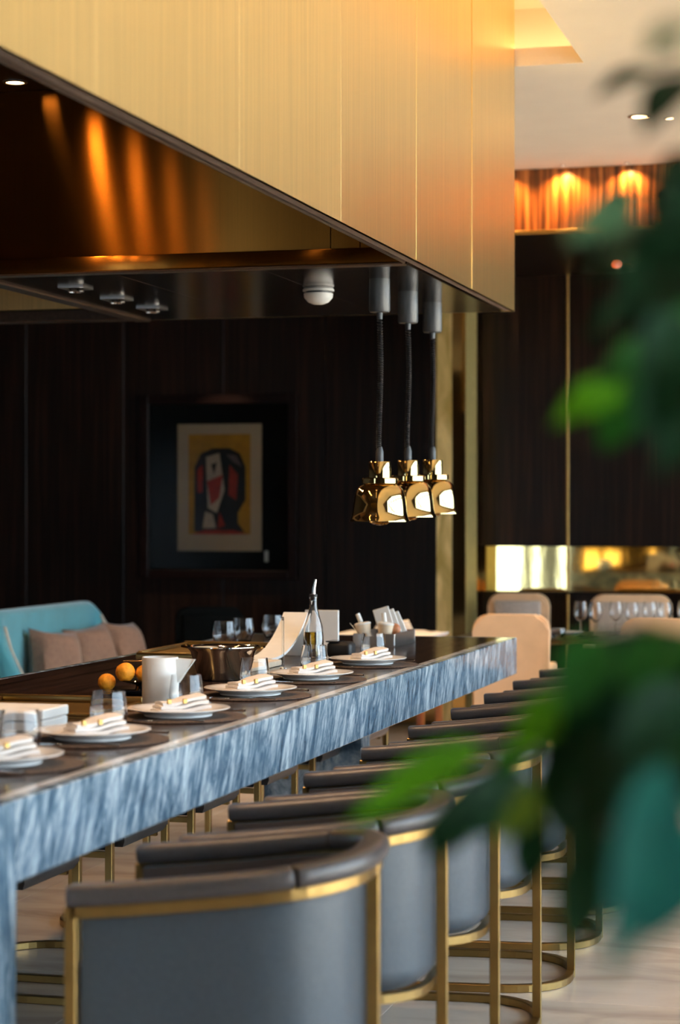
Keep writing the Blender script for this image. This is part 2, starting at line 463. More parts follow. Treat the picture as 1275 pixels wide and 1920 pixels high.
struct(mkbox('trim_2', M['wood_dark'], None, COLX1 + 0.01, 2.18, WY1 - 0.06, WY1 - 0.001, 0.930, 0.946, 0.002))
struct(mkbox('baseboard_back', M['brass_polished'], None, WX0, COLX0 - 0.01, WY1 - 0.035, WY1, 0.0, 0.155))
struct(mkbox('baseboard_back', M['brass_polished'], None, COLX1 + 0.01, WX1, WY1 - 0.035, WY1, 0.0, 0.155))
# dropped veneer bulkhead, washed by small spots
bulk = struct(mkbox('wall_bulkhead', M['wood_dark'], None, -8.95, WX1, SOF_Y + 0.019, WY1 - 0.001, SOF_Z, CEIL - 0.001))
for k in range(10): mkbox('panel', M['wood_lit'], bulk, -8.95 + 1.115 * k + 0.001, -8.95 + 1.115 * (k + 1) - 0.001, SOF_Y, SOF_Y + 0.018, SOF_Z + 0.001, CEIL - 0.001, 0.0015)  # front takes the lit-toned veneer copy, underside the dark one
struct(mkbox('trim_3', M['brass'], None, -8.95, WX1, SOF_Y - 0.018, SOF_Y - 0.001, SOF_Z - 0.012, SOF_Z + 0.012, 0.003))
struct(mkbox('wall_left', M['wood_dark'], None, WX0 - 0.2, WX0, WY0, WY1, -0.1, CEIL + 0.1))
# wall behind the camera with one tall glazed opening
OPEN = [(-6.45, -5.80), (-5.70, -5.56), (-5.30, -5.15)]
b = BM()
us = [WX0] + [u for o_ in OPEN for u in o_] + [WX1]
for a, c in zip(us[0::2], us[1::2]): box(b, a, c, WY0 - 0.2, WY0, -0.1, CEIL + 0.1)
for a, c in OPEN: box(b, a, c, WY0 - 0.2, WY0, -0.1, 0.1); box(b, a, c, WY0 - 0.2, WY0, 2.6, CEIL + 0.1)
struct(obj('wall_front', b, M['wood_dark']))
# window wall along the daylight side
b = BM()
box(b, WX1, WX1 + 0.2, WY0, WY1, -0.1, 0.10); box(b, WX1, WX1 + 0.2, WY0, WY1, 3.4, CEIL + 0.1)
box(b, WX1, WX1 + 0.2, WY0, -3.96, 0.10, 3.4); box(b, WX1, WX1 + 0.2, 14.4, WY1, 0.10, 3.4)
struct(obj('wall_right', b, M['wall']))
def window(n, axis, a0, a1, z0, z1, pos):
    b = BM(); t = 0.10 if a1 - a0 > 0.5 else 0.015
    def bx(u0, u1, zz0, zz1, d=0.05):
        if axis == 'y': box(b, pos - d, pos + d, u0, u1, zz0, zz1)
        else: box(b, u0, u1, pos - d, pos + d, zz0, zz1)
    bx(a0, a0 + t, z0, z1); bx(a1 - t, a1, z0, z1); bx(a0, a1, z0, z0 + t); bx(a0, a1, z1 - t, z1); bx(a0, a1, min(2.7, z1 - 0.3), min(2.75, z1 - 0.25))
    w = struct(obj('window_%d' % n, b, M['mullion']))
    b = BM()
    if axis == 'y': box(b, pos - 0.004, pos + 0.004, a0 + t, a1 - t, z0 + t, z1 - t)
    else: box(b, a0 + t, a1 - t, pos - 0.004, pos + 0.004, z0 + t, z1 - t)
    obj('pane', b, M['pane'], w)
for i in range(18): window(i + 1, 'y', -3.96 + i * 1.02, -3.96 + (i + 1) * 1.02, 0.10, 3.4, WX1 + 0.1)
for i, (a, c) in enumerate(OPEN): window(19 + i, 'x', a, c, 0.1, 2.6, WY0 - 0.1)
struct(mkbox('bounce_ground', M['bounce_ground'], None, WX1 + 0.21, 45, -30, 45, -0.3, -0.12))  # unseen ground added to bounce sunlight up to the ceiling
# ------------------------------------------------------------------ marble counter
CX0, CX1, CY0, CY1, CT, CA = -3.0, -1.696, 3.74, 9.586, 0.93, 0.165
counter = thing('marble_counter', 'long blue grey marble dining counter with deep apron and dark wood top', 'counter', (-2.35, 6.7, 0))
LEG = 3.922
mkbox('apron', M['marble'], counter, CX1 - 0.03, CX1, LEG + 0.0015, CY1, CT - CA, CT, 0.0025, world=True)
mkbox('apron', M['marble'], counter, CX0, CX0 + 0.03, LEG, CY1, CT - CA, CT, 0.0025, world=True)
mkbox('end_apron', M['marble'], counter, CX0 + 0.031, CX1 - 0.031, CY1 - 0.03, CY1, CT - CA, CT, 0.002, world=True)
mkbox('end_leg', M['marble_leg'], counter, CX0, CX1, CY0, LEG, 0, CT, 0.0025, world=True)
mkbox('marble_edge', M['marble_pale'], counter, -1.757, CX1 - 0.0305, LEG + 0.001, CY1 - 0.0305, CT - 0.03, CT - 0.0002, world=True)
mkbox('wood_top', M['wood_top'], counter, CX0 + 0.031, -1.7575, LEG + 0.001, CY1 - 0.0305, CT - 0.03, CT - 0.0004, world=True)
mkbox('underside', M['black'], counter, CX0 + 0.031, CX1 - 0.031, LEG + 0.001, CY1 - 0.031, CT - 0.13, CT - 0.031, world=True)
mkbox('support_leg', M['marble_leg'], counter, -2.75, -2.30, 9.1, 9.25, 0, CT - 0.131, 0.003, world=True)

# ------------------------------------------------------------------ extractor hood over it
HX0, HX1, HY0, HY1, HB, HT = -4.7, -1.705, 2.24, 9.59, 2.412, 3.838
hood = thing('extractor_hood', 'huge boxed brass clad extractor hood hanging above the counter', 'hood', (-3.2, 5.9, HB))
ys = [2.24, 3.31, 4.374, 5.417, 6.482, 7.548, 8.588, 9.59]
tilt = [0, 0.0, 0.0, 0.002, -0.001, 0.0045, 0.005]
for k, (a, c) in enumerate(zip(ys, ys[1:])):
    b = box(BM(), HX1 - 0.012, HX1, a + 0.0009, c - 0.0009, HB, HT, 0.0003)
    bmesh.ops.rotate(b, verts=b.verts, cent=(HX1 - 0.006, (a + c) / 2, 3), matrix=Matrix.Rotation(tilt[k] * 0.6, 3, 'Z'))
    obj('brass_panel', b, M['brass_hood'] if k < 4 else M['brass_gloss'], hood, world=True)
RIM = -1.765
mkbox('front_core', M['bronze_dark'], hood, RIM, HX1 - 0.016, HY0, HY1, HB + 0.02, HT, world=True)
mkbox('front_rim', M['rim'], hood, HX1 - 0.05, HX1 - 0.006, HY0, HY1, HB + 0.004, HB + 0.02, 0.002, world=True)
mkbox('front_rim', M['bronze_dark'], hood, RIM, HX1 - 0.051, HY0, 7.60, HB - 0.004, HB + 0.02, 0.003, world=True)
mkbox('end_panel', M['brass_hood'], hood, HX0, HX1 - 0.013, HY1 - 0.012, HY1, HB, HT, world=True)
mkbox('near_end_panel', M['brass_hood'], hood, HX0, HX1 - 0.013, HY0, HY0 + 0.012, HB, HT, world=True)
mkbox('back_core', M['bronze_dark'], hood, HX0, HX0 + 0.05, HY0 + 0.013, HY1 - 0.013, HB, HT, world=True)
RY = 7.65
RC = 3.125
mkbox('recess_top', M['bronze_dark'], hood, HX0 + 0.05, RIM, HY0 + 0.013, RY + 0.05, RC, RC + 0.03, world=True)
rx = [HX0 + 0.05, -3.9, -2.053, -1.94, RIM]
for a, c in zip(rx, rx[1:]):
    mkbox('recess_panel', M['bronze_recess'], hood, a + 0.001, c - 0.001, RY, RY + 0.02, HB + 0.062, RC - 0.001, 0.001, world=True)
mkbox('recess_lip', M['bronze_recess'], hood, HX0 + 0.05, RIM, RY - 0.05, RY, HB + 0.002, HB + 0.06, 0.004, 2, world=True)
mkbox('lip_rim', M['bronze_dark'], hood, HX0 + 0.05, RIM, RY - 0.06, RY + 0.012, HB - 0.006, HB + 0.001, 0.002, world=True)
# dark soffit panels past the recess, with a second opening
for a, c in ((RIM + 0.0, -2.33), (-2.33, -2.92), (-2.92, -3.45)):
    mkbox('soffit_panel', M['bronze_soffit'], hood, c + 0.0012, a - 0.0012, RY + 0.014, HY1 - 0.014, HB, HB + 0.012, 0.001, world=True)
mkbox('opening_rim', M['bronze_dark'], hood, -3.53, -3.451, RY + 0.014, HY1 - 0.014, HB - 0.008, HB + 0.05, 0.004, world=True)
mkbox('opening_rim', M['bronze_dark'], hood, -4.648, -3.531, 9.46, HY1 - 0.014, HB - 0.004, HB + 0.05, 0.004, world=True)
mkbox('soffit_panel', M['bronze_soffit'], hood, -4.648, -3.531, RY + 0.014, 7.95, HB, HB + 0.012, world=True)
mkbox('opening_wall', M['brass_hood'], hood, -4.648, -3.531, 9.44, 9.46, HB + 0.051, HB + 0.5, world=True)
mkbox('opening_top', M['brass_hood'], hood, -4.648, -3.531, 7.95, 9.44, HB + 0.5, HB + 0.52, world=True)

# downlights set in the hood
def downlight(x, y, z, r, label, group, lens, power=0, cone=60, depth=0.0, color=(1.0, 0.55, 0.2)):
    t = thing('downlight', label, 'downlight', (x, y, z), 0, group)
    b = lathe(BM(), [(r * 1.35, 0.0), (r * 1.35, -0.004), (r, -0.006), (r * 0.96, 0.0)], 24, close=True)
    obj('trim_ring', b, M['steel_brushed'], t, True)
    b = lathe(BM(), [(0, -0.0005), (r * 0.95, -0.0005), (r * 0.95, -0.003), (0, -0.004)], 20)
    obj('lamp_lens', b, lens, t, True)
    if power: spot('downlight_beam', (x, y, z - 0.02), (x, y, 0), power, color, cone, 0.7, r * 0.8)
RL = [7.477, 7.0, 6.53, 6.06, 5.59]
for k, y in enumerate(RL):
    downlight(-3.24, y, RC, 0.035, ['round warm downlight glowing inside the dark hood recess, closest to its end wall', 'warm downlight in the hood recess, second from the end wall',
              'warm downlight in the hood recess, third from the end wall', 'warm downlight in the hood recess, fourth from the end wall', 'warm downlight in the hood recess, fifth from the end wall'][k],
              'downlights in the hood recess', M['lens'], 0 if k == 0 else [0, 15, 9, 6, 4][k], 172, color=(1.0, 0.5, 0.14))
PL = [8.087, 8.557, 9.0]
for k, y in enumerate(PL):
    t = thing('spotlight', 'small square adjustable spotlight in the dark hood soffit, %s' % ['closest to the recess', 'middle one of the three', 'closest to the far hood edge'][k], 'spotlight', (-3.24, y, HB), 0, 'spotlights in the hood soffit')
    b = BM()
    for s in (-1, 1):
        box(b, -0.055, 0.055, s * 0.05 - 0.006, s * 0.05 + 0.006, -0.008, 0); box(b, s * 0.05 - 0.006, s * 0.05 + 0.006, -0.044, 0.044, -0.008, 0)
    obj('trim_frame', b, M['steel_brushed'], t)
    obj('lamp_head', lathe(BM(), [(0, 0), (0.03, 0), (0.036, -0.022), (0.031, -0.022), (0.028, -0.014)], 18), M['steel'], t, True)
    obj('lamp_lens', lathe(BM(), [(0, -0.0145), (0.0275, -0.0145), (0.0275, -0.0155), (0, -0.0165)], 16), M['lens_dim'], t, True)
    spot('spotlight_beam', (-3.24, y, HB - 0.03), (-2.4, y - 0.3, 0.9), 25, (1.0, 0.62, 0.3), 80, 0.8, 0.025)
# hidden row over the diners lights the place settings
for k, y in enumerate((4.4, 5.05, 5.7, 6.35, 7.0)):
    downlight(-2.1, y, RC, 0.035, 'warm downlight in the hood recess over the place settings, %s from the marble end leg' % ['first', 'second', 'third', 'fourth', 'fifth'][k],
              'downlights over the place settings', M['lens'], 32, 70, color=(1.0, 0.62, 0.36))

t = thing('smoke_detector', 'white domed smoke detector on the dark hood soffit', 'smoke detector', (-2.30, 8.38, HB))
obj('base', lathe(BM(), [(0, 0), (0.058, 0), (0.064, -0.006), (0.064, -0.014), (0, -0.014)], 28), M['white_plastic'], t, True)
obj('vent_ring', lathe(BM(), [(0, -0.0145), (0.052, -0.0145), (0.052, -0.022), (0, -0.022)], 28), M['canopy'], t, True)
b = lathe(BM(), [(0, -0.0225), (0.060, -0.0225), (0.058, -0.040), (0.042, -0.058), (0.022, -0.066), (0, -0.068)], 28)
obj('cover', b, M['white_plastic'], t, True)

# ------------------------------------------------------------------ three brass heat lamps
def heat_lamp(x, y, dz, label):
    t = thing('heat_lamp', label, 'heat lamp', (x, y, HB), 0, 'brass heat lamps hanging from the hood')
    zc = 2.412
    def L(prof): return [(r, z - zc) for r, z in prof]
    obj('ceiling_canopy', lathe(BM(), L([(0, 2.412), (0.041, 2.412), (0.042, 2.29), (0.038, 2.282), (0, 2.282)]), 28), M['canopy'], t, True)
    obj('cord_grip', lathe(BM(), L([(0, 2.281), (0.013, 2.281), (0.011, 2.255), (0, 2.255)]), 14), M['canopy'], t, True)
    pts = []; z0, z1, turns = 2.258, 1.75 + dz, 58
    for i in range(turns * 7 + 1):
        f = i / (turns * 7); a = 2 * math.pi * turns * f
        g = f ** 0.88
        sway = 0.004 * math.sin(f * 5.0)
        rr = 0.0085
        pts.append((rr * math.cos(a) + sway, rr * math.sin(a), z0 + (z1 - z0) * g - zc))
    obj('coiled_cord', sweep(BM(), pts, circ(0.0042, 4)), M['black'], t, True)
    d = dz
    obj('socket', lathe(BM(), L([(0, 1.755 + d), (0.010, 1.755 + d), (0.0155, 1.735 + d), (0.0155, 1.6975 + d), (0, 1.6975 + d)]), 18), M['canopy'], t, True)
    obj('cap', lathe(BM(), L([(0, 1.697 + d), (0.042, 1.697 + d), (0.044, 1.693 + d), (0.044, 1.634 + d), (0, 1.634 + d)]), 28), M['brass_polished'], t, True)
    obj('collar', lathe(BM(), L([(0, 1.6335 + d), (0.068, 1.6335 + d), (0.071, 1.630 + d), (0.071, 1.612 + d), (0.05, 1.610 + d), (0, 1.610 + d)]), 32), M['brass_polished'], t, True)
    out = [(0.060, 1.6095), (0.080, 1.600), (0.093, 1.583), (0.100, 1.560), (0.104, 1.530), (0.107, 1.500), (0.112, 1.478), (0.1185, 1.466), (0.1185, 1.462)]
    inn = [(r - 0.003, z - 0.0015) for r, z in out[::-1]][1:]
    obj('lamp_shade', lathe(BM(), L([(r, z + d) for r, z in out + inn]), 40, close=True), M['brass_polished'], t, True)
    bulb = [(0, 1.447), (0.028, 1.451), (0.045, 1.464), (0.050, 1.482), (0.046, 1.505), (0.03, 1.54), (0.02, 1.57), (0.02, 1.609), (0, 1.609)]
    obj('bulb', lathe(BM(), L([(r, z + d) for r, z in bulb]), 24), M['glass'], t, True)
heat_lamp(-1.98, 8.12, 0.0, 'polished brass bell heat lamp on a coiled black cord, largest and first of three')
heat_lamp(-1.98, 8.615, 0.017, 'polished brass bell heat lamp on a coiled black cord, middle of three')
heat_lamp(-1.98, 9.09, 0.030, 'polished brass bell heat lamp on a coiled cord, last of three towards the gold pillar')

# ------------------------------------------------------------------ bar stools
def plan(hw, xf, xb, xs, e=2.7, n=22, ns=5):
    pts = [(xf + (xs - xf) * i / ns, -hw) for i in range(ns)]
    for i in range(n + 1):
        a = -math.pi / 2 + math.pi * i / n
        c, s = math.cos(a), math.sin(a)
        pts.append((xs + (xb - xs) * max(c, 0) ** (2 / e), hw * math.copysign(abs(s) ** (2 / e), s)))
    pts += [(xf + (xs - xf) * i / ns, hw) for i in range(ns - 1, -1, -1)]
    return pts

def make_stool(label):
    t = thing('bar_stool', label, 'bar stool', (0, 0, 0), 0, 'tub bar stools along the marble counter')
    hw, xf, xb, xs = 0.262, -0.295, 0.255, 0.0
    def rz(x, z0, z1): return z0 + (z1 - z0) * min(1, max(0, (x - xf) / (xb - xf))) ** 1.2
    RZ0, RZ1 = 0.722, 0.782
    P0 = plan(hw, xf, xb, xs)
    sec = rect(0.026, 0.024, 0.002)
    top = [(x, y, rz(x, RZ0, RZ1)) for x, y in P0]
    obj('top_rail', sweep(BM(), top, sec), M['brass'], t)
    obj('floor_ring', sweep(BM(), [(x, y, 0.0125) for x, y in P0], sec), M['brass'], t)
    obj('seat_ring', sweep(BM(), [(x, y, 0.412) for x, y in plan(hw - 0.024, xf + 0.02, xb - 0.024, xs)], rect(0.02, 0.02)), M['brass'], t)
    for s in (-1, 1):
        obj('leg', box(BM(), xf - 0.013, xf + 0.011, s * hw - 0.013, s * hw + 0.013, 0.0, RZ0 + 0.012, 0.002), M['brass'], t)
    obj('leg', box(BM(), xb - 0.011, xb + 0.015, -0.013, 0.013, 0.0, RZ1 + 0.012, 0.002), M['brass'], t)
    # leather shell inside the frame
    b = BM(); Po = plan(hw - 0.016, xf + 0.014, xb - 0.016, xs); Pi = plan(hw - 0.05, xf + 0.014, xb - 0.05, xs - 0.01)
    Pb = plan(hw - 0.04, xf + 0.03, xb - 0.045, xs)
    rows = []
    for q, zf in ((Pi, lambda x: 0.45), (Pi, lambda x: rz(x, RZ0, RZ1) + 0.008), (Po, lambda x: rz(x, RZ0, RZ1) + 0.008), (Po, lambda x: 0.47), (Po, lambda x: 0.448), (Pb, lambda x: 0.423)):
        rows.append([b.verts.new((x, y, zf(x))) for x, y in q])
    m = len(rows[0])
    for r in range(len(rows)):
        a, c = rows[r], rows[(r + 1) % len(rows)]
        for i in range(m - 1): b.faces.new((a[i], a[i + 1], c[i + 1], c[i])).material_index = 1 if r == 0 else 0
    b.faces.new([r[0] for r in rows]); b.faces.new([r[-1] for r in rows][::-1])
    obj('shell', b, [M['leather'], M['leather_in']], t, 50)
    # padded roll on the rail, in three lengths with seams between
    Q = plan(hw - 0.004, xf, xb - 0.004, xs, n=44, ns=8)
    path = [Vector((x, y, rz(x, RZ0, RZ1) + 0.032)) for x, y in Q]
    n = len(path); k1 = next(i for i, p in enumerate(path) if p.x > 0.14); k2 = n - 1 - k1
    psec = rrect(0.062, 0.042, 0.017, 4)
    def seg(i0, i1, trim0, trim1):
        pts = path[i0:i1 + 1]
        f = list(pts); sc = [1.0] * len(f)
        def cap(p, q):
            d = (p - q).normalized()
            return [(p + d * 0.003, 0.97), (p + d * 0.006, 0.90)]
        head = cap(f[0], f[1]); tail = cap(f[-1], f[-2])
        full = [h[0] for h in head[::-1]] + f + [q[0] for q in tail]
        scs = [h[1] for h in head[::-1]] + sc + [q[1] for q in tail]
        return sweep(BM(), full, psec, scales=scs)
    obj('padded_roll', seg(0, k1 - 1, 0, 0), M['leather_pad'], t, 55)
    obj('padded_roll', seg(k1, k2, 0, 0), M['leather_pad'], t, 55)
    obj('padded_roll', seg(k2 + 1, n - 1, 0, 0), M['leather_pad'], t, 55)
    # seat cushion
    b = BM(); S0 = plan(hw - 0.055, xf - 0.03, xb - 0.055, xs - 0.01)
    S1 = plan(hw - 0.07, xf - 0.018, xb - 0.07, xs - 0.01)
    rows = [[b.verts.new((x, y, z)) for x, y in q] for q, z in ((S1, 0.43), (S0, 0.45), (S0, 0.58), (S1, 0.602))]
    m = len(S0)
    for a, c in zip(rows, rows[1:]):
        for i in range(m): b.faces.new((a[i], a[(i + 1) % m], c[(i + 1) % m], c[i]))
    b.faces.new(rows[0][::-1]); b.faces.new(rows[-1])
    obj('seat', b, M['leather_pad'], t, 50)
    return t
ORD = ['first', 'second', 'third', 'fourth', 'fifth', 'sixth', 'seventh', 'eighth', 'ninth']
st0 = make_stool('grey leather tub bar stool with brass frame, first and closest of its row')
st0.location = (-1.290, 4.165, 0); st0.rotation_euler = (0, 0, R(5))
for k in range(1, 9):
    copy_thing(st0, (-1.290, 4.165 + 0.665 * k, 0), R(5 + [0, 0.6, -0.5, 0.4, 1, -0.6, 0.3, 0.8, 0][k]),
               'grey leather tub bar stool with brass frame, %s along the row' % ORD[k])
for k in range(7):
    o = copy_thing(st0, (-2.72, 5.0 + 0.80 * k, 0), R(180),
               'brown leather bar stool tucked under the sofa side, %s from the marble leg' % ORD[k])
    o['group'] = 'bar stools on the sofa side of the counter'

# ------------------------------------------------------------------ place settings
Zc = CT
PLATES = [(-1.964, 4.447), (-1.954, 4.994), (-1.943, 5.61), (-1.953, 6.32), (-1.94, 6.975), (-1.925, 7.71)]
WHERE = ['closest to the marble end leg', 'beside the white box', 'in front of the white jug', 'in front of the steel bowl', 'in front of the oil bottle', 'farthest, before the sugar tray']
def mesh_once(builders, cache={}):
    return builders
def napkin_mesh():
    b = BM()
    nx, ny = 10, 5
    for layer in range(3):
        L, W = 0.150 - layer * 0.012, 0.085 - layer * 0.008
        g0 = []
        for i in range(nx + 1):
            row = []
            u = i / nx
            for j in range(ny + 1):
                v = j / ny - 0.5
                z = layer * 0.0095 + 0.010 * (u ** 1.5) * (1 + layer * 0.55) + 0.004 * math.cos(v * 3.0) + 0.002 * math.sin(u * 9 + layer)
                row.append((b.verts.new(((u - 0.5) * L, v * W * (0.8 + 0.35 * u), z)), b.verts.new(((u - 0.5) * L, v * W * (0.8 + 0.35 * u), z + 0.008))))
            g0.append(row)
        for i in range(nx):
            for j in range(ny):
                a, c, d, e = g0[i][j], g0[i + 1][j], g0[i + 1][j + 1], g0[i][j + 1]
                b.faces.new((a[1], c[1], d[1], e[1])); b.faces.new((a[0], e[0], d[0], c[0]))
        for i in range(nx):
            for j in (0, ny): 
                a, c = g0[i][j], g0[i + 1][j]; b.faces.new((a[0], c[0], c[1], a[1]))
        for j in range(ny):
            for i in (0, nx):
                a, c = g0[i][j], g0[i][j + 1]; b.faces.new((a[0], c[0], c[1], a[1]))
    return b
def fork_mesh():
    b = BM()
    sweep(b, [(0.10, 0, 0.006), (0.05, 0, 0.009), (-0.02, 0, 0.006), (-0.045, 0, 0.005)], rect(0.012, 0.003, 0.001), scales=[1.25, 0.8, 0.6, 1.0])
    box(b, -0.062, -0.043, -0.0125, 0.0125, 0.003, 0.006, 0.001)
    for q in range(4): box(b, -0.105, -0.061, -0.0125 + q * 0.0073, -0.0095 + q * 0.0073, 0.004, 0.0065)
    return b
def knife_mesh():
    b = BM()
    sweep(b, [(0.11, 0, 0.005), (0.06, 0, 0.006), (0.0, 0, 0.005)], rect(0.014, 0.006, 0.0015), scales=[1.1, 1.0, 0.8])
    prism(b, [(0.0, -0.007, 0.003), (-0.09, -0.009, 0.003), (-0.115, 0.002, 0.003), (-0.11, 0.007, 0.003), (0.0, 0.006, 0.003)], (0, 0, 0.002))
    return b
def tumbler(x, y, z, label, group, src=None, h=0.104, first=[None]):
    if first[0] is None:
        t = thing('tumbler', label, 'glass', (x, y, z), 0, group)
        out = [(0, 0), (0.030, 0), (0.037, 0.006), (0.047, 0.030), (0.0495, 0.046), (0.047, 0.070), (0.0425, 0.104)]
        inn = [(0.0405, 0.104), (0.0455, 0.070), (0.048, 0.046), (0.045, 0.031), (0.034, 0.011), (0.02, 0.008), (0, 0.008)]
        obj('glass_bowl', lathe(BM(), out + inn, 32), M['glass'], t, True)
        first[0] = t
    else:
        t = copy_thing(first[0], (x, y, z), 0, label); t['group'] = group
    return t
mat0 = plate0 = nap0 = fork0 = knife0 = None
for k, (x, y) in enumerate(PLATES):
    w = WHERE[k]
    if k == 0:
        mat0 = obj('placemat', lathe(BM(), [(0, 0.0005), (0.188, 0.0005), (0.190, 0.0015), (0.190, 0.0030), (0.187, 0.0042), (0, 0.0042)], 48), M['mat_weave'], None, 40)
        tag(mat0, 'round brown woven placemat, ' + w, 'placemat', 'round woven placemats'); mat0.location = (x, y, Zc)
        out = [(0, 0), (0.092, 0), (0.095, 0.002), (0.094, 0.005), (0.100, 0.010), (0.125, 0.018), (0.143, 0.0215), (0.1445, 0.0235), (0.142, 0.0250), (0.124, 0.0225), (0.100, 0.0155), (0.085, 0.0105), (0, 0.0100)]
        plate0 = obj('dinner_plate', lathe(BM(), out, 48), M['porcelain'], None, 40)
        tag(plate0, 'round white dinner plate with folded napkin, ' + w, 'plate', 'white dinner plates'); plate0.location = (x, y, Zc + 0.0045)
        nap0 = thing('napkin', 'folded white linen napkin on the plate ' + w, 'napkin', (x, y, Zc + 0.0152), 0, 'folded napkins')
        obj('cloth', napkin_mesh(), M['linen'], nap0, 60)
        b = BM()
        for (px, py) in ((-0.045, -0.030), (0.0, -0.034), (0.02, -0.012)): box(b, px - 0.006, px + 0.006, py - 0.004, py + 0.004, 0.026, 0.0395, 0.001)
        obj('embroidery', b, M['gold_thread'], nap0)
        nap0.rotation_euler = (0, 0, R(50))
        fork0 = obj('fork', fork_mesh(), M['steel'], None, 40); tag(fork0, 'steel fork on the mat beside the plate ' + w, 'fork', 'forks at the place settings')
        knife0 = obj('knife', knife_mesh(), M['steel'], None, 40); tag(knife0, 'steel table knife on the mat beside the plate ' + w, 'knife', 'knives at the place settings')
        fork0.location = (x + 0.03, y - 0.166, Zc + 0.0022); knife0.location = (x + 0.03, y + 0.168, Zc + 0.0022)
    else:
        o = copy_thing(mat0, (x, y, Zc), R(17 * k), 'round brown woven placemat, ' + w)
        o = copy_thing(plate0, (x, y, Zc + 0.0045), R(30 * k), 'round white dinner plate with folded napkin, ' + w)
        o = copy_thing(nap0, (x + 0.004 * (k % 3 - 1), y, Zc + 0.0152), R(50 + [0, 3, -6, 5, -3, 8][k]), 'folded white linen napkin on the plate ' + w)
        copy_thing(fork0, (x + 0.03, y - 0.166, Zc + 0.0022), R(2 * (k % 3) - 2), 'steel fork on the mat beside the plate ' + w)
        copy_thing(knife0, (x + 0.03, y + 0.168, Zc + 0.0022), R(1.5 - (k % 2) * 3), 'steel table knife on the mat beside the plate ' + w)
GL = [(-2.01, 4.67), (-1.996, 5.21), (-1.985, 5.80), (-2.0, 6.515), (-1.99, 7.195), (-1.965, 7.955)]
GW = ['closest to the marble end leg', 'by the white box', 'before the white jug', 'before the steel bowl', 'before the oil bottle', 'before the sugar tray']
for (x, y), w in zip(GL, GW): tumbler(x, y, Zc, 'clear stemless glass tumbler behind a plate, ' + w, 'tumblers at the place settings')
for k, (x, y) in enumerate([(-2.8, 8.68), (-2.8, 8.95), (-2.76, 9.27), (-2.70, 9.41)]):
    tumbler(x, y, Zc, 'clear tumbler on the sofa side of the dark counter end, %s of four' % ['first', 'second', 'third', 'last'][k], 'spare tumblers at the far counter edge')

# ------------------------------------------------------------------ things on the counter
t = thing('white_jug', 'tall white stoneware jug with a pouring lip behind a glass tumbler', 'jug', (-2.085, 5.86, Zc))
obj('body', lathe(BM(), [(0, 0), (0.050, 0), (0.0525, 0.004), (0.0525, 0.146), (0.0515, 0.149), (0.049, 0.149), (0.049, 0.01), (0, 0.008)], 36), M['white_matt'], t, True)
b = BM()
prism(b, [(0.044, 0.030, 0.145), (0.105, 0.012, 0.143), (0.100, 0.010, 0.135), (0.052, 0.022, 0.075)], (0.0, -0.012, 0))
prism(b, [(0.044, -0.008, 0.145), (0.105, 0.012, 0.143), (0.100, 0.010, 0.135), (0.052, 0.0, 0.075)], (0.0, -0.006, 0))
obj('spout', b, M['white_matt'], t)

t = thing('steel_bowl', 'flared polished steel wine cooler bowl with a rolled rim', 'bowl', (-2.236, 6.92, Zc))
out = [(0, 0), (0.078, 0), (0.083, 0.004), (0.112, 0.098), (0.122, 0.108), (0.126, 0.112), (0.126, 0.115), (0.120, 0.114), (0.109, 0.104), (0.080, 0.008), (0, 0.006)]
obj('bowl_body', lathe(BM(), out, 44), M['steel'], t, True)
for s in (-1, 1):
    b = sweep(BM(), [(s * 0.118, -0.03, 0.109), (s * 0.140, -0.024, 0.112), (s * 0.147, 0, 0.113), (s * 0.140, 0.024, 0.112), (s * 0.118, 0.03, 0.109)], circ(0.0035, 6))
    obj('handle', b, M['brass_polished'], t, True)

t = thing('white_box', 'low white lidded box on the dark counter by the first plates', 'box', (-2.24, 5.2, Zc))
obj('box_base', box(BM(), -0.10, 0.10, -0.085, 0.085, 0, 0.032, 0.003), M['paper'], t)
obj('box_lid', box(BM(), -0.102, 0.102, -0.087, 0.087, 0.0335, 0.060, 0.003), M['paper'], t)

def griddle(x0, x1, y0, y1, label):
    t = thing('griddle', label, 'griddle', ((x0 + x1) / 2, (y0 + y1) / 2, Zc))
    hx, hy = (x1 - x0) / 2, (y1 - y0) / 2
    obj('plate_surface', box(BM(), -hx, hx, -hy, hy, 0.0002, 0.006), M['brass'], t)  # steel griddle; the hood's orange reflection is put in as brass
    for nm, a in (('raised_rim', (-hx, hx, hy - 0.02, hy, 0.0061, 0.026)), ('raised_rim', (-hx, hx, -hy, -hy + 0.02, 0.0061, 0.016)),
                  ('raised_rim', (-hx, -hx + 0.02, -hy + 0.0205, hy - 0.0205, 0.0061, 0.020)), ('raised_rim', (hx - 0.02, hx, -hy + 0.0205, hy - 0.0205, 0.0061, 0.012))):
        obj(nm, box(BM(), *a, 0.004, 2), M['brass'], t, 40)
griddle(-2.62, -2.16, 5.50, 5.93, 'square griddle with raised rim, orange hood reflection painted as brass, behind the white box')
griddle(-2.93, -2.50, 7.95, 8.55, 'griddle with raised rim, hood reflection painted as brass, in front of the spare tumblers')
tag(obj('napkin_tray', box(BM(), -0.10, 0.10, -0.19, 0.19, 0.0005, 0.022, 0.004, 2), M['cream_cup'], None, 40), 'low beige serving board beside the white curved stand', 'board').location = (-2.33, 7.42, Zc)

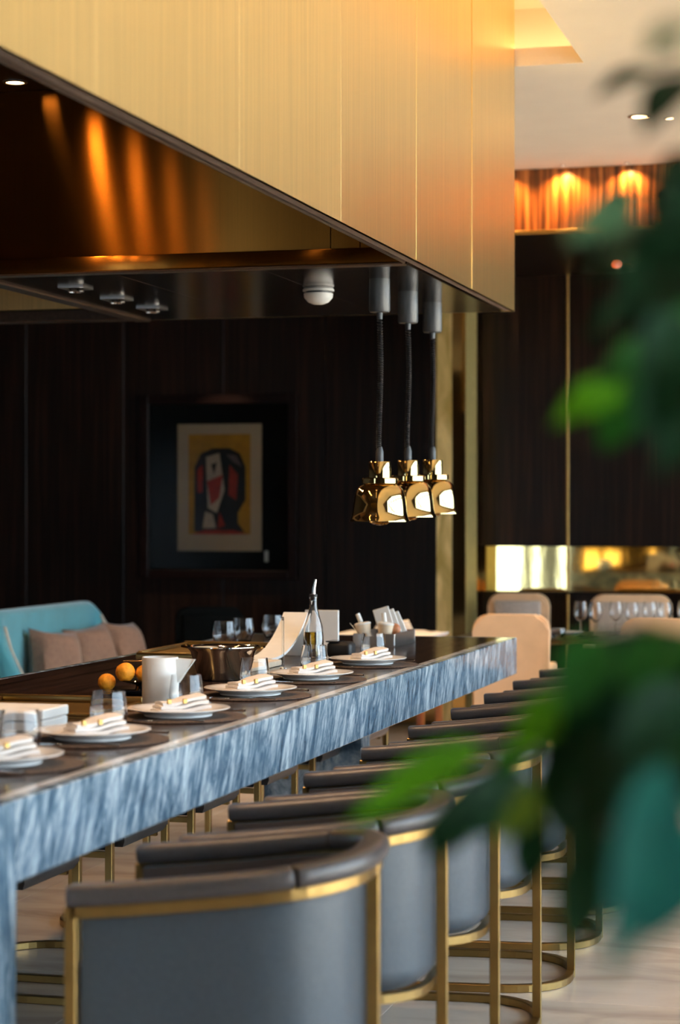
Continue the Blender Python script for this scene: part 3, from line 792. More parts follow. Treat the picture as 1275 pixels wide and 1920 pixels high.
# dark plates with oranges and tongs
pc = (-2.325, 6.30)
t = obj('dark_plate', lathe(BM(), [(0, 0), (0.06, 0), (0.075, 0.006), (0.102, 0.015), (0.104, 0.018), (0.10, 0.018), (0.07, 0.010), (0, 0.009)], 36), [M['black_shiny']], None, True)
tag(t, 'dark glazed plate holding oranges, lower of the two stacked', 'plate'); t.location = (pc[0], pc[1], Zc + 0.0003)
t = thing('gold_rimmed_plate', 'small dark plate with gold rim standing on the lower dark plate', 'plate', (pc[0] + 0.035, pc[1] + 0.0, Zc + 0.0188))
obj('foot', lathe(BM(), [(0, -0.0088), (0.035, -0.0088), (0.03, 0.008), (0.034, 0.0148), (0, 0.0148)], 24), M['black_shiny'], t, True)
obj('dish', lathe(BM(), [(0, 0.015), (0.05, 0.015), (0.082, 0.024), (0.083, 0.027), (0.078, 0.027), (0.048, 0.019), (0, 0.019)], 32), M['black_shiny'], t, True)
obj('gold_rim', lathe(BM(), [(0.0835, 0.0235), (0.086, 0.026), (0.084, 0.0285), (0.0825, 0.0275)], 32, close=True), M['brass_polished'], t, True)
OR = [(-0.083, -0.03, 0.042, 0.028, 'lowest, on the edge of the lower dark plate'), (-0.018, -0.038, 0.0705, 0.031, 'largest, on the gold rimmed plate'), (0.035, -0.012, 0.0665, 0.027, 'in the middle of the gold rimmed plate'), (0.078, -0.025, 0.072, 0.027, 'touching the white jug side of the gold rimmed plate')]
for dx, dy, dz, r, w in OR:
    b = ball(BM(), (0, 0, 0), r, 20, 0.96)
    rnd = random.Random(int(r * 1e4) + int(dx * 1e3))
    for v in b.verts: v.co *= 1 + rnd.uniform(-0.03, 0.03)
    o = thing('orange', 'small round orange fruit, ' + w, 'orange', (pc[0] + dx, pc[1] + dy, Zc + dz - (0.004 if dx < -0.05 else 0)), 0, 'oranges on the dark plates')
    obj('peel', b, M['orange'], o, True)
    obj('stem_end', lathe(BM(), [(0, 0.001), (0.003, 0.0), (0.0035, -0.003), (0, -0.004)], 8, (0, 0, r * 0.97)), M['bark'], o, True)
t = thing('serving_tongs', 'slim steel serving tongs lying across the oranges', 'tongs', (pc[0] + 0.04, pc[1] - 0.01, Zc + 0.105))
for s in (-1, 1):
    b = sweep(BM(), [(-0.07, s * 0.010, 0.0), (0.0, s * 0.014, 0.002), (0.09, s * 0.004, 0.006)], rect(0.010, 0.003, 0.001))
    obj('arm', b, M['steel'], t)
obj('hinge', box(BM(), 0.086, 0.096, -0.010, 0.010, 0.001, 0.012, 0.002), M['steel'], t)

# oil bottle
t = thing('oil_bottle', 'clear glass bottle half full of olive oil with a steel pourer', 'bottle', (-2.216, 8.0, Zc))
out = [(0, 0), (0.036, 0), (0.040, 0.004), (0.040, 0.085), (0.036, 0.125), (0.024, 0.165), (0.0155, 0.200), (0.0145, 0.232), (0.0165, 0.234), (0.0165, 0.240)]
inn = [(0.0115, 0.240), (0.0115, 0.200), (0.021, 0.165), (0.033, 0.125), (0.0372, 0.085), (0.0372, 0.008), (0, 0.007)]
obj('bottle_glass', lathe(BM(), out + inn, 28), M['glass'], t, True)
obj('oil_fill', lathe(BM(), [(0, 0.0075), (0.0368, 0.0085), (0.0368, 0.085), (0.0345, 0.104), (0, 0.104)], 28), M['oil'], t, 40)
obj('stopper', lathe(BM(), [(0, 0.225), (0.011, 0.225), (0.0113, 0.2405), (0.0155, 0.241), (0.0155, 0.250), (0, 0.252)], 18), M['black'], t, True)
b = sweep(BM(), [(0, 0, 0.251), (0.001, 0.0, 0.275), (0.008, 0, 0.308)], circ(0.0085, 12), scales=[1.0, 0.95, 0.7])
obj('pourer', b, M['steel'], t, True)
# curved white stand and card
t = thing('curved_stand', 'white curved ramp shaped menu stand sweeping up behind the oil bottle', 'menu stand', (-2.33, 7.95, Zc))
prof = []
for i in range(13):
    f = i / 12; prof.append((-0.30 + 0.50 * f, 0.022 + 0.15 * f ** 2.4))
top = prof; bot = [(y + (0.0), z - 0.010) for y, z in prof]
pts = [(-0.05, y, z) for y, z in top] + [(-0.05, y, z) for y, z in bot[::-1]]
b = prism(BM(), pts, (0.10, 0, 0))
obj('ramp', b, M['paper'], t)
obj('back_foot', box(BM(), -0.05, 0.05, 0.185, 0.197, 0, 0.160, 0.002), M['paper'], t)
t = thing('menu_card', 'upright square white card holder behind the oil bottle', 'card holder', (-2.345, 8.6, Zc))
obj('card_base', box(BM(), -0.078, 0.078, -0.03, 0.03, 0, 0.012, 0.002), M['paper'], t)
obj('card', box(BM(), -0.072, 0.072, -0.008, 0.008, 0.0121, 0.160, 0.0015), M['paper'], t)
t = thing('glass_screen', 'narrow upright clear glass screen beside the steel bowl', 'screen', (-2.135, 7.30, Zc), R(-73.5))
obj('glass_sheet', box(BM(), -0.13, 0.13, -0.004, 0.004, 0.0105, 0.19, 0.001), M['pane'], t)
for s in (-1, 1): obj('foot', box(BM(), s * 0.09 - 0.012, s * 0.09 + 0.012, -0.012, 0.012, 0, 0.0102, 0.002), M['steel'], t)
t = thing('black_pouch', 'small black leather pouch lying before the sugar tray', 'pouch', (-2.13, 8.1, Zc))
obj('pouch_body', box(BM(), -0.05, 0.05, -0.05, 0.05, 0, 0.062, 0.018, 3), M['black'], t, 50)
obj('flap', box(BM(), -0.051, 0.0, -0.051, 0.051, 0.0605, 0.066, 0.002), M['black_shiny'], t)

# sugar tray with cups, packets, egg
t = thing('sugar_tray', 'long low metal tray carrying paper cups and white packets', 'tray', (-2.16, 8.95, Zc))
obj('tray_floor', box(BM(), -0.09, 0.09, -0.20, 0.20, 0, 0.006), M['steel_brushed'], t)
for a in ((-0.09, 0.09, 0.192, 0.20), (-0.09, 0.09, -0.20, -0.192)): obj('tray_wall', box(BM(), a[0], a[1], a[2], a[3], 0.0062, 0.055, 0.001), M['steel_brushed'], t)
for a in ((-0.09, -0.084, -0.191, 0.191), (0.084, 0.09, -0.191, 0.191)): obj('tray_wall', box(BM(), a[0], a[1], a[2], a[3], 0.0062, 0.055, 0.001), M['steel_brushed'], t)
CUPS = [(-0.055, -0.12, -9), (0.022, -0.105, 6)]
for k, (dx, dy, tl) in enumerate(CUPS):
    c = thing('paper_cup', 'cream cup of wrapped straws in the sugar tray, %s' % ['on the card side, leaning'if k == 0 else 'between the leaning cup and the egg'][0], 'cup', (-2.16 + dx, 8.95 + dy, Zc + 0.0085), 0, 'cream cups in the sugar tray')
    c.rotation_euler = (0, R(tl), 0)
    obj('cup_wall', lathe(BM(), [(0, 0), (0.022, 0), (0.034, 0.082), (0.033, 0.082), (0.021, 0.003), (0, 0.003)], 22), M['cream_cup'], c, True)
    obj('lid', lathe(BM(), [(0.0, 0.092), (0.026, 0.092), (0.0355, 0.088), (0.0355, 0.0825), (0, 0.0825)], 22), M['paper'], c, True)
    obj('straw', sweep(BM(), [(-0.006, 0, 0.0925), (-0.016, 0.004, 0.130)], circ(0.010, 10)), M['paper'], c, True)
for k, (dx, dy, a) in enumerate([(0.02, 0.0, -28), (0.04, 0.03, -34), (0.058, 0.06, -40)]):
    o = obj('sugar_packet', box(BM(), -0.036, 0.036, -0.004, 0.004, 0, 0.135 - k * 0.012, 0.002), M['paper'])
    tag(o, 'slanted white paper packet standing in the sugar tray, %s' % ['tallest, behind the cups', 'middle of the three', 'shortest, behind the egg'][k], 'packet', 'packets in the sugar tray')
    o.location = (-2.16 + dx, 8.95 + dy, Zc + 0.026); o.rotation_euler = (0, R(a * 0.6), 0)
o = obj('brown_egg', ball(BM(), (0, 0, 0), 0.026, 18, 1.2), M['egg'], None, True)
tag(o, 'brown egg beside the white packets in the sugar tray', 'egg'); o.location = (-2.105, 8.90, Zc + 0.0375)
o.rotation_euler = (R(80), 0, R(40)); o.location.z = Zc + 0.068
o = obj('egg_cup', lathe(BM(), [(0, 0.0), (0.02, 0.0), (0.012, 0.01), (0.012, 0.018), (0.026, 0.040), (0.024, 0.040), (0.01, 0.022), (0, 0.022)], 20), M['paper'], None, True)
tag(o, 'small white cup holding the brown egg', 'egg cup'); o.location = (-2.105, 8.90, Zc + 0.0065)
o = obj('pink_lid', lathe(BM(), [(0, 0), (0.016, 0), (0.016, 0.062), (0.013, 0.070), (0.006, 0.073), (0.006, 0.080), (0, 0.080)], 18), M['pink'], None, 40)
tag(o, 'tiny bright pink bottle behind the brown egg in the tray', 'bottle'); o.location = (-2.118, 9.06, Zc + 0.0065)
o = obj('spoon_handle', sweep(BM(), [(0.03, 0, 0), (-0.03, 0, 0.05), (-0.06, 0, 0.085)], rect(0.012, 0.003, 0.001), scales=[0.7, 0.9, 1.3]), M['steel'])
tag(o, 'steel spoon leaning out of the sugar tray by the leaning cup', 'spoon'); o.location = (-2.215, 8.80, Zc + 0.012)

# ------------------------------------------------------------------ far wall: framed print
AX0, AX1, AZ0, AZ1, AY = -5.396, -4.206, 1.016, 2.35, WY1 - 0.032
art = thing('framed_print', 'small abstract colour print in a wide black mount and dark frame', 'picture', ((AX0 + AX1) / 2, AY, AZ0))
def af(nm, m, x0, x1, z0, z1, d0, d1, par=art, bev=0.0): return mkbox(nm, m, par, x0, x1, AY - d1, AY - d0, z0, z1, bev, world=True)
fw = 0.062
for a in ((AX0, AX0 + fw, AZ0, AZ1), (AX1 - fw, AX1, AZ0, AZ1), (AX0 + fw, AX1 - fw, AZ0, AZ0 + fw), (AX0 + fw, AX1 - fw, AZ1 - fw, AZ1)):
    af('frame', M['frame_wood'], *a, 0.0, 0.045, bev=0.004)
af('mount_board', M['mat_board'], AX0 + fw, AX1 - fw, AZ0 + fw, AZ1 - fw, 0.005, 0.012)
PX0, PX1, PZ0, PZ1 = -5.114, -4.474, 1.217, 2.139
paper = af('paper', M['print_paper'], PX0, PX1, PZ0, PZ1, 0.013, 0.016)
def ink(pts, m, lvl):
    b = prism(BM(), [(PX0 + u * (PX1 - PX0), AY - 0.0165 - lvl * 0.0006, PZ0 + v * (PZ1 - PZ0)) for u, v in pts], (0, 0.0005, 0))
    return obj('printed_shape', b, m, paper, world=True)
def ell(cx, cy, rx, ry, n=24, a=0):
    out = []
    for i in range(n):
        q = 2 * math.pi * i / n; x, y = rx * math.cos(q), ry * math.sin(q)
        out.append((cx + x * math.cos(a) - y * math.sin(a), cy + x * math.sin(a) + y * math.cos(a)))
    return out
ink([(0.13, 0.13), (0.87, 0.13), (0.87, 0.92), (0.13, 0.92)], M['ochre'], 0)
ink([(0.20, 0.15), (0.20, 0.66), (0.28, 0.77), (0.42, 0.81), (0.62, 0.81), (0.74, 0.77), (0.81, 0.66), (0.81, 0.40), (0.72, 0.30), (0.72, 0.22), (0.80, 0.15)], M['ink'], 1)
ink([(0.34, 0.74), (0.50, 0.77), (0.56, 0.48), (0.47, 0.30), (0.36, 0.34)], M['ivory_ink'], 2)
ink([(0.62, 0.68), (0.72, 0.60), (0.70, 0.40), (0.61, 0.44)], M['red_ink'], 2)
ink([(0.35, 0.55), (0.54, 0.60), (0.50, 0.42), (0.40, 0.36)], M['red_ink'], 3)
ink([(0.30, 0.18), (0.46, 0.18), (0.42, 0.29), (0.33, 0.31)], M['ivory_ink'], 2)
ink([(0.48, 0.18), (0.57, 0.20), (0.50, 0.31)], M['red_ink'], 2)
ink([(0.24, 0.46), (0.30, 0.46), (0.30, 0.68), (0.24, 0.64)], M['red_ink'], 2)
ink([(0.58, 0.76), (0.70, 0.75), (0.77, 0.66), (0.66, 0.70)], M['mauve_ink'], 2)
ink([(0.40, 0.68), (0.47, 0.70), (0.44, 0.60)], M['ink'], 4)
ink([(0.16, 0.13), (0.84, 0.13), (0.66, 0.165), (0.34, 0.165)], M['red_ink'], 2)
af('caption_label', M['white_plastic'], -4.452, -4.425, 1.14, 1.22, 0.013, 0.015)
af('glass_pane', M['pane'], AX0 + fw + 0.001, AX1 - fw - 0.001, AZ0 + fw + 0.001, AZ1 - fw - 0.001, 0.024, 0.027)

# gold mirrored pilaster at the corner
t = thing('mirrored_pilaster', 'tall gold mirror clad pillar standing against the dark far wall', 'pillar', ((COLX0 + COLX1) / 2, 14.5, 0))
mkbox('core', M['black'], t, COLX0 + 0.012, COLX1 - 0.012, COLY + 0.02, WY1 - 0.035, 0, SOF_Z - 0.002, world=True)
for a, c, rot in ((COLX0, COLX0 + 0.108, 2.0), (COLX0 + 0.110, COLX1, -5.0)):
    b = box(BM(), a, c, COLY, COLY + 0.006, 0, SOF_Z - 0.002)
    bmesh.ops.rotate(b, verts=b.verts, cent=((a + c) / 2, COLY, 1), matrix=Matrix.Rotation(R(rot), 3, 'Z'))
    obj('front_mirror', b, M['gold_leaf'] if rot > 0 else M['gold_mirror'], t, world=True)
mkbox('side_cladding', M['brass_matt'], t, COLX1 - 0.010, COLX1 + 0.002, COLY + 0.02, 14.60, 0, SOF_Z - 0.002, world=True)
mkbox('side_mirror', M['gold_mirror'], t, COLX1 - 0.010, COLX1 - 0.002, 14.61, WY1 - 0.04, 0, SOF_Z - 0.002, world=True)

# ------------------------------------------------------------------ teal sofa and cushions
sofa = thing('teal_sofa', 'teal velvet tub sofa with curved back and cream piping by the dark wall', 'sofa', (-4.99, 12.30, 0))
def sofa_shell():
    hw, dep = 0.86, 0.16
    path = []
    n = 40
    # from near wing front round the straight back to the far wing front; x forward
    for i in range(9): path.append((dep * (1 - i / 9.0), -hw))
    for i in range(1, 8): a = R(90 * i / 8); path.append((0.0 - 0.16 * math.sin(a) + 0.0, -hw + 0.16 * (1 - math.cos(a))))
    for i in range(15): path.append((-0.16, -hw + 0.16 + (2 * hw - 0.32) * i / 14))
    for i in range(1, 8): a = R(90 * i / 8); path.append((-0.16 + 0.16 * (1 - math.cos(a)) , hw - 0.16 + 0.16 * math.sin(a)))
    for i in range(9): path.append((dep * (i / 8.0), hw))
    return path
path = sofa_shell()
def top_z(x):
    f = max(0.0, min(1.0, (x + 0.17) / 0.31))
    return 0.93 - 0.50 * f ** 1.15
b = BM(); rows = []
m = len(path)
for i, (x, y) in enumerate(path):
    pa, pb = path[max(0, i - 1)], path[min(m - 1, i + 1)]
    tx, ty = pb[0] - pa[0], pb[1] - pa[1]; L = math.hypot(tx, ty); nx, ny = ty / L, -tx / L   # outward
    zt = top_z(x); th = 0.065
    rows.append([b.verts.new((x + nx * th * s, y + ny * th * s, z)) for s, z in ((-1.0, 0.14), (-1.1, 0.5 * zt + 0.1), (-0.8, zt - 0.03), (-0.35, zt), (0.35, zt), (0.9, zt - 0.035), (1.0, 0.6 * zt), (0.75, 0.14))])
for a, c in zip(rows, rows[1:]):
    for j in range(8): b.faces.new((a[j], a[(j + 1) % 8], c[(j + 1) % 8], c[j]))
b.faces.new(rows[0]); b.faces.new(rows[-1][::-1])
obj('backrest', b, M['teal'], sofa, 60)
pp = []
for i, (x, y) in enumerate(path):
    pa, pb = path[max(0, i - 1)], path[min(m - 1, i + 1)]
    tx, ty = pb[0] - pa[0], pb[1] - pa[1]; L = math.hypot(tx, ty); nx, ny = ty / L, -tx / L
    pp.append((x + nx * 0.060, y + ny * 0.060, top_z(x) - 0.030))
for q in (pp[:13], pp[-13:]): obj('piping', sweep(BM(), q, circ(0.010, 8)), M['piping'], sofa, True)
obj('seat', box(BM(), -0.085, 0.50, -0.70, 0.70, 0.16, 0.42, 0.05, 3), M['teal'], sofa, 50)
for sx in (0.0, 0.42):
    for sy in (-0.62, 0.62): obj('leg', lathe(BM(), [(0, 0), (0.015, 0), (0.024, 0.155), (0, 0.155)], 12, (sx, sy, 0)), M['brass'], sofa, True)
def cushion_mesh(w, h, d):
    b = BM(); n = 10; top, bot = {}, {}
    for i in range(n + 1):
        for j in range(n + 1):
            u, v = i / n * 2 - 1, j / n * 2 - 1
            pin = 1 - 0.10 * (1 - u * u) * (v * v) ; pin2 = 1 - 0.10 * (1 - v * v) * (u * u)
            th = d * (max(0, (1 - u ** 4)) * max(0, (1 - v ** 4))) ** 0.6
            th *= 1 + 0.12 * math.sin(3 * u + 2 * v)
            edge = i in (0, n) or j in (0, n)
            p = (u * w * pin2, v * h * pin)
            top[i, j] = b.verts.new((p[0], th, p[1]))
            bot[i, j] = top[i, j] if edge else b.verts.new((p[0], -th, p[1]))
    for i in range(n):
        for j in range(n):
            b.faces.new((top[i, j], top[i + 1, j], top[i + 1, j + 1], top[i, j + 1]))
            b.faces.new((bot[i, j], bot[i, j + 1], bot[i + 1, j + 1], bot[i + 1, j]))
    return b
for k, (x, y, ry, rz, w) in enumerate([(-4.93, 11.97, 20, 60, 'closest to the sofa wing with piping'), (-4.90, 12.47, 16, 66, 'in the middle of the sofa'), (-4.86, 12.93, 20, 78, 'at the far sofa end')]):
    o = obj('cushion', cushion_mesh(0.185, 0.185, 0.11), M['cushion'], None, True)
    tag(o, 'soft taupe brown cushion leaning on the teal sofa, ' + w, 'cushion', 'taupe cushions on the sofa')
    o.location = (x, y, 0.61); o.rotation_euler = (R(-14), R([6, -5, 4][k]), R(rz))

# ------------------------------------------------------------------ dining area beyond the stools
def dining_chair(label, group, loc, rz, outer, inner, w=0.44, h=0.93):
    t = thing('dining_chair', label, 'chair', loc, rz, group)
    hw = w / 2
    # front is +Y, backrest at -Y
    b = BM(); r = 0.085; pts = [(-hw, 0.28)]
    pts += [(-hw, h - r)] + [(-hw + r - r * math.cos(R(a)), h - r + r * math.sin(R(a))) for a in range(15, 90, 15)]
    pts += [(-hw + r, h), (hw - r, h)] + [(hw - r + r * math.sin(R(a)), h - r + r * math.cos(R(a))) for a in range(15, 90, 15)] + [(hw, h - r), (hw, 0.28)]
    prism(b, [(x, -0.27, z) for x, z in pts], (0, 0.075, 0))
    bmesh.ops.bevel(b, geom=[e for e in b.edges if abs(e.verts[0].co.y - e.verts[1].co.y) < 1e-5], offset=0.016, segments=2, affect='EDGES')
    obj('backrest', b, outer, t, 50)
    b = box(BM(), -hw + 0.05, hw - 0.05, -0.193, -0.172, 0.48, h - 0.05, 0.01, 2)
    obj('back_pad', b, inner, t, 50)
    for s in (-1, 1):
        b = box(BM(), s * (hw - 0.03) - 0.03, s * (hw - 0.03) + 0.03, -0.19, 0.22, 0.28, 0.64, 0.02, 2)
        obj('armrest', b, outer, t, 50)
    obj('seat', box(BM(), -hw + 0.062, hw - 0.062, -0.17, 0.25, 0.30, 0.46, 0.025, 2), inner, t, 50)
    for sx in (-1, 1):
        for sy in (-0.22, 0.18): obj('leg', lathe(BM(), [(0, 0), (0.012, 0), (0.02, 0.279), (0, 0.279)], 10, (sx * (hw - 0.05), sy, 0)), M['wood_lit'], t, True)
    return t
dining_chair('cream leather dining chair seen from behind at the end of the counter', 'cream dining chairs', (-2.115, 11.95, 0), R(3), M['cream'], M['cream'], 0.43, 0.93)
dining_chair('cream leather dining chair seen from behind beside the leafy plant', 'cream dining chairs', (-1.20, 11.70, 0), R(-3), M['cream'], M['cream'], 0.50, 0.93)
dining_chair('cream dining chair with grey cloth back facing us by the pillar', 'cream dining chairs', (-2.52, 14.05, 0), R(178), M['cream'], M['cream_cloth'], 0.42, 0.95)
dining_chair('cream dining chair with grey cloth back facing us behind the wine glasses', 'cream dining chairs', (-1.74, 14.0, 0), R(182), M['cream'], M['cream_cloth'], 0.54, 0.95)
dining_chair('dark leather armchair almost lost against the dark wall behind the orange fruit', 'dark armchairs', (-4.45, 13.5, 0), R(200), M['mat_board'], M['mat_board'], 0.46, 0.86)
t = thing('dining_table', 'dark dining table set with wine glasses between the cream chairs', 'table', (-1.75, 12.85, 0))
obj('tabletop', box(BM(), -0.85, 0.85, -0.42, 0.42, 0.72, 0.75, 0.006, 2), M['bronze_dark'], t, 40)
obj('column', lathe(BM(), [(0, 0.021), (0.05, 0.021), (0.04, 0.10), (0.04, 0.70), (0.12, 0.72), (0, 0.72)], 20), M['brass'], t, True)
obj('foot', box(BM(), -0.3, 0.3, -0.25, 0.25, 0.0, 0.02, 0.006), M['brass'], t)
def wineglass(x, y, label, first=[None]):
    if first[0] is None:
        t = thing('wine_glass', label, 'wine glass', (x, y, 0.75), 0, 'wine glasses on the dining table')
        obj('foot', lathe(BM(), [(0, 0), (0.034, 0), (0.034, 0.002), (0.006, 0.006), (0.0035, 0.012), (0, 0.012)], 20), M['glass'], t, True)
        obj('stem', lathe(BM(), [(0, 0.0122), (0.0036, 0.0122), (0.0034, 0.095), (0, 0.095)], 10), M['glass'], t, True)
        out = [(0, 0.0955), (0.012, 0.098), (0.034, 0.120), (0.041, 0.150), (0.038, 0.185), (0.032, 0.215)]
        inn = [(0.031, 0.215), (0.037, 0.185), (0.040, 0.150), (0.033, 0.121), (0.011, 0.0995), (0, 0.0985)]
        obj('glass_bowl', lathe(BM(), out + inn, 24), M['glass'], t, True)
        first[0] = t; return t
    return copy_thing(first[0], (x, y, 0.75), 0, label)
for k, (x, y) in enumerate([(-1.86, 12.70), (-1.76, 12.62), (-1.66, 12.78), (-1.55, 12.66), (-1.46, 12.80), (-1.36, 12.72), (-1.27, 12.95)]):
    wineglass(x, y, 'wine glass on the dark dining table, %s counting from the counter side' % ORD[k])
for k, (x, y) in enumerate([(-2.25, 12.62), (-1.98, 12.98)]):
    o = obj('side_plate', lathe(BM(), [(0, 0), (0.06, 0), (0.10, 0.014), (0.102, 0.017), (0.06, 0.006), (0, 0.006)], 28), M['porcelain'], None, True)
    tag(o, 'white side plate on the dark dining table, %s' % ['closer to the pillar', 'closer to the wine glasses'][k], 'plate', 'side plates on the dining table'); o.location = (x, y, 0.7502)
o = obj('flower_bowl', lathe(BM(), [(0, 0), (0.03, 0), (0.05, 0.03), (0.045, 0.055), (0.043, 0.055), (0.046, 0.03), (0.02, 0.006), (0, 0.006)], 20), M['glass'], None, True)
tag(o, 'tiny glass bowl on the dining table before the wine glasses', 'bowl'); o.location = (-1.98, 12.60, 0.7502)
# white clothed bench table past the counter end
t = thing('side_table', 'low table under a white cloth just past the counter end', 'table', (-3.02, 12.6, 0))
obj('tabletop', box(BM(), -0.30, 0.30, -0.30, 0.30, 0.72, 0.748, 0.004), M['wood_lit'], t)
for sx in (-1, 1):
    for sy in (-1, 1): obj('leg', box(BM(), sx * 0.26 - 0.02, sx * 0.26 + 0.02, sy * 0.26 - 0.02, sy * 0.26 + 0.02, 0, 0.7195), M['wood_lit'], t)
b = BM()
g = [[b.verts.new((-0.31 + 0.62 * i / 12, -0.31 + 0.62 * j / 12, 0.752 + 0.010 * math.sin(i * 1.3) * math.sin(j * 0.9) + 0.010)) for j in range(13)] for i in range(13)]
g2 = [[b.verts.new((-0.31 + 0.62 * i / 12, -0.31 + 0.62 * j / 12, 0.7485)) for j in range(13)] for i in range(13)]
for i in range(12):
    for j in range(12):
        b.faces.new((g[i][j], g[i + 1][j], g[i + 1][j + 1], g[i][j + 1])); b.faces.new((g2[i][j], g2[i][j + 1], g2[i + 1][j + 1], g2[i + 1][j]))
for i in range(12):
    for j in (0, 12): b.faces.new((g[i][j], g2[i][j], g2[i + 1][j], g[i + 1][j])); b.faces.new((g[j][i], g2[j][i], g2[j][i + 1], g[j][i + 1]))
o = obj('tablecloth', b, M['linen'], None, 60); tag(o, 'white cloth spread on the low table past the counter end', 'tablecloth'); o.location = (-3.02, 12.6, 0)
o = thing('napkin', 'white napkin folded on the white clothed table past the counter', 'napkin', (-2.98, 12.55, 0.774))
for c in kids(nap0):
    q = c.copy(); COL.objects.link(q); q.parent = o
o.scale = (1.5, 1.5, 1.5); o.rotation_euler = (0, 0, R(20))

# lit spots above the bulkhead and on the ceiling
SX = [-3.05, -2.67, -2.30, -1.92, -1.546, -1.17, -0.8, -0.42]
for k, x in enumerate(SX):
    downlight(x, SOF_Y - 0.09, CEIL, 0.012, 'tiny ceiling spot washing the striped wood bulkhead, %s along from the hood side' % ORD[k], 'spots along the bulkhead', M['lens_dim'])
    if k > 0 : spot('bulkhead_wash', (x, SOF_Y - 0.09, CEIL - 0.012), (x, SOF_Y + 0.02, SOF_Z), 26, (1.0, 0.54, 0.16), 125, 0.9, 0.012)
downlight(-1.30, 10.97, CEIL, 0.045, 'round ceiling downlight glowing beside the upper plant leaves', 'ceiling downlights', M['lens'], 30, 80, color=(1, 0.7, 0.4))
downlight(-1.16, 11.05, CEIL, 0.022, 'small ceiling downlight next to the larger round one', 'ceiling downlights', M['lens'], 0)
downlight(-4.6, 13.9, SOF_Z, 0.03, 'unseen small spot added under the bulkhead to brighten the framed print', None, M['lens_dim'])
spot('added_picture_light', (-4.6, 13.9, SOF_Z - 0.03), (-4.79, 14.77, 1.65), 130, (1.0, 0.72, 0.45), 38, 0.6, 0.02)  # hidden spot added to lift the brightness of the print
for k, (x, y) in enumerate([(-2.35, 11.1), (-2.9, 11.9)]):  # two hidden downlights added to warm and brighten the chairs
    downlight(x, y, CEIL, 0.045, 'unseen ceiling downlight added to brighten the cream chairs, %s the hood end' % ['closest to', 'second from'][k], 'added downlights over the chairs', M['lens'], 110, 80, color=(1, 0.68, 0.38))
# lanterns standing against the wall behind, seen in the gold mirror strip
for k, (x, w) in enumerate(((-4.7, 0.10), (-4.38, 0.13), (-3.75, 0.08))):
    t = thing('lantern', 'glowing amber floor lantern reflected in the gold mirror strip, %s of three' % ORD[k], 'lantern', (x, -3.75, 0), 0, 'amber floor lanterns')
    obj('base', box(BM(), -w, w, -w, w, 0, 0.50, 0.01), M['black'], t)
    obj('glow_box', box(BM(), -w * 0.85, w * 0.85, -w * 0.85, w * 0.85, 0.501, 0.90, 0.01), M['lantern'], t)
    obj('cap', box(BM(), -w, w, -w, w, 0.901, 0.93, 0.008), M['black'], t)
# amber glass ceiling light under the bulkhead
t = thing('ceiling_light', 'ceiling light of amber glass globes round a chrome ball near the leaves', 'ceiling light', (-1.62, 13.4, SOF_Z))
obj('backplate', lathe(BM(), [(0, 0), (0.06, 0), (0.06, -0.012), (0, -0.014)], 24), M['brass'], t, True)
obj('rod', lathe(BM(), [(0, -0.0141), (0.008, -0.0141), (0.008, -0.065), (0, -0.065)], 12), M['brass'], t, True)
obj('chrome_ball', ball(BM(), (0, 0, -0.095), 0.030, 18), M['steel'], t, True)
for s in (-1, 1):
    a = obj('arm', sweep(BM(), [(s * 0.031, 0, -0.095), (s * 0.075, 0, -0.09)], circ(0.006, 8)), M['brass'], t, True)
    obj('globe', ball(BM(), (s * 0.112, 0, -0.09), 0.038, 18, 0.8), M['amber'], t, True)

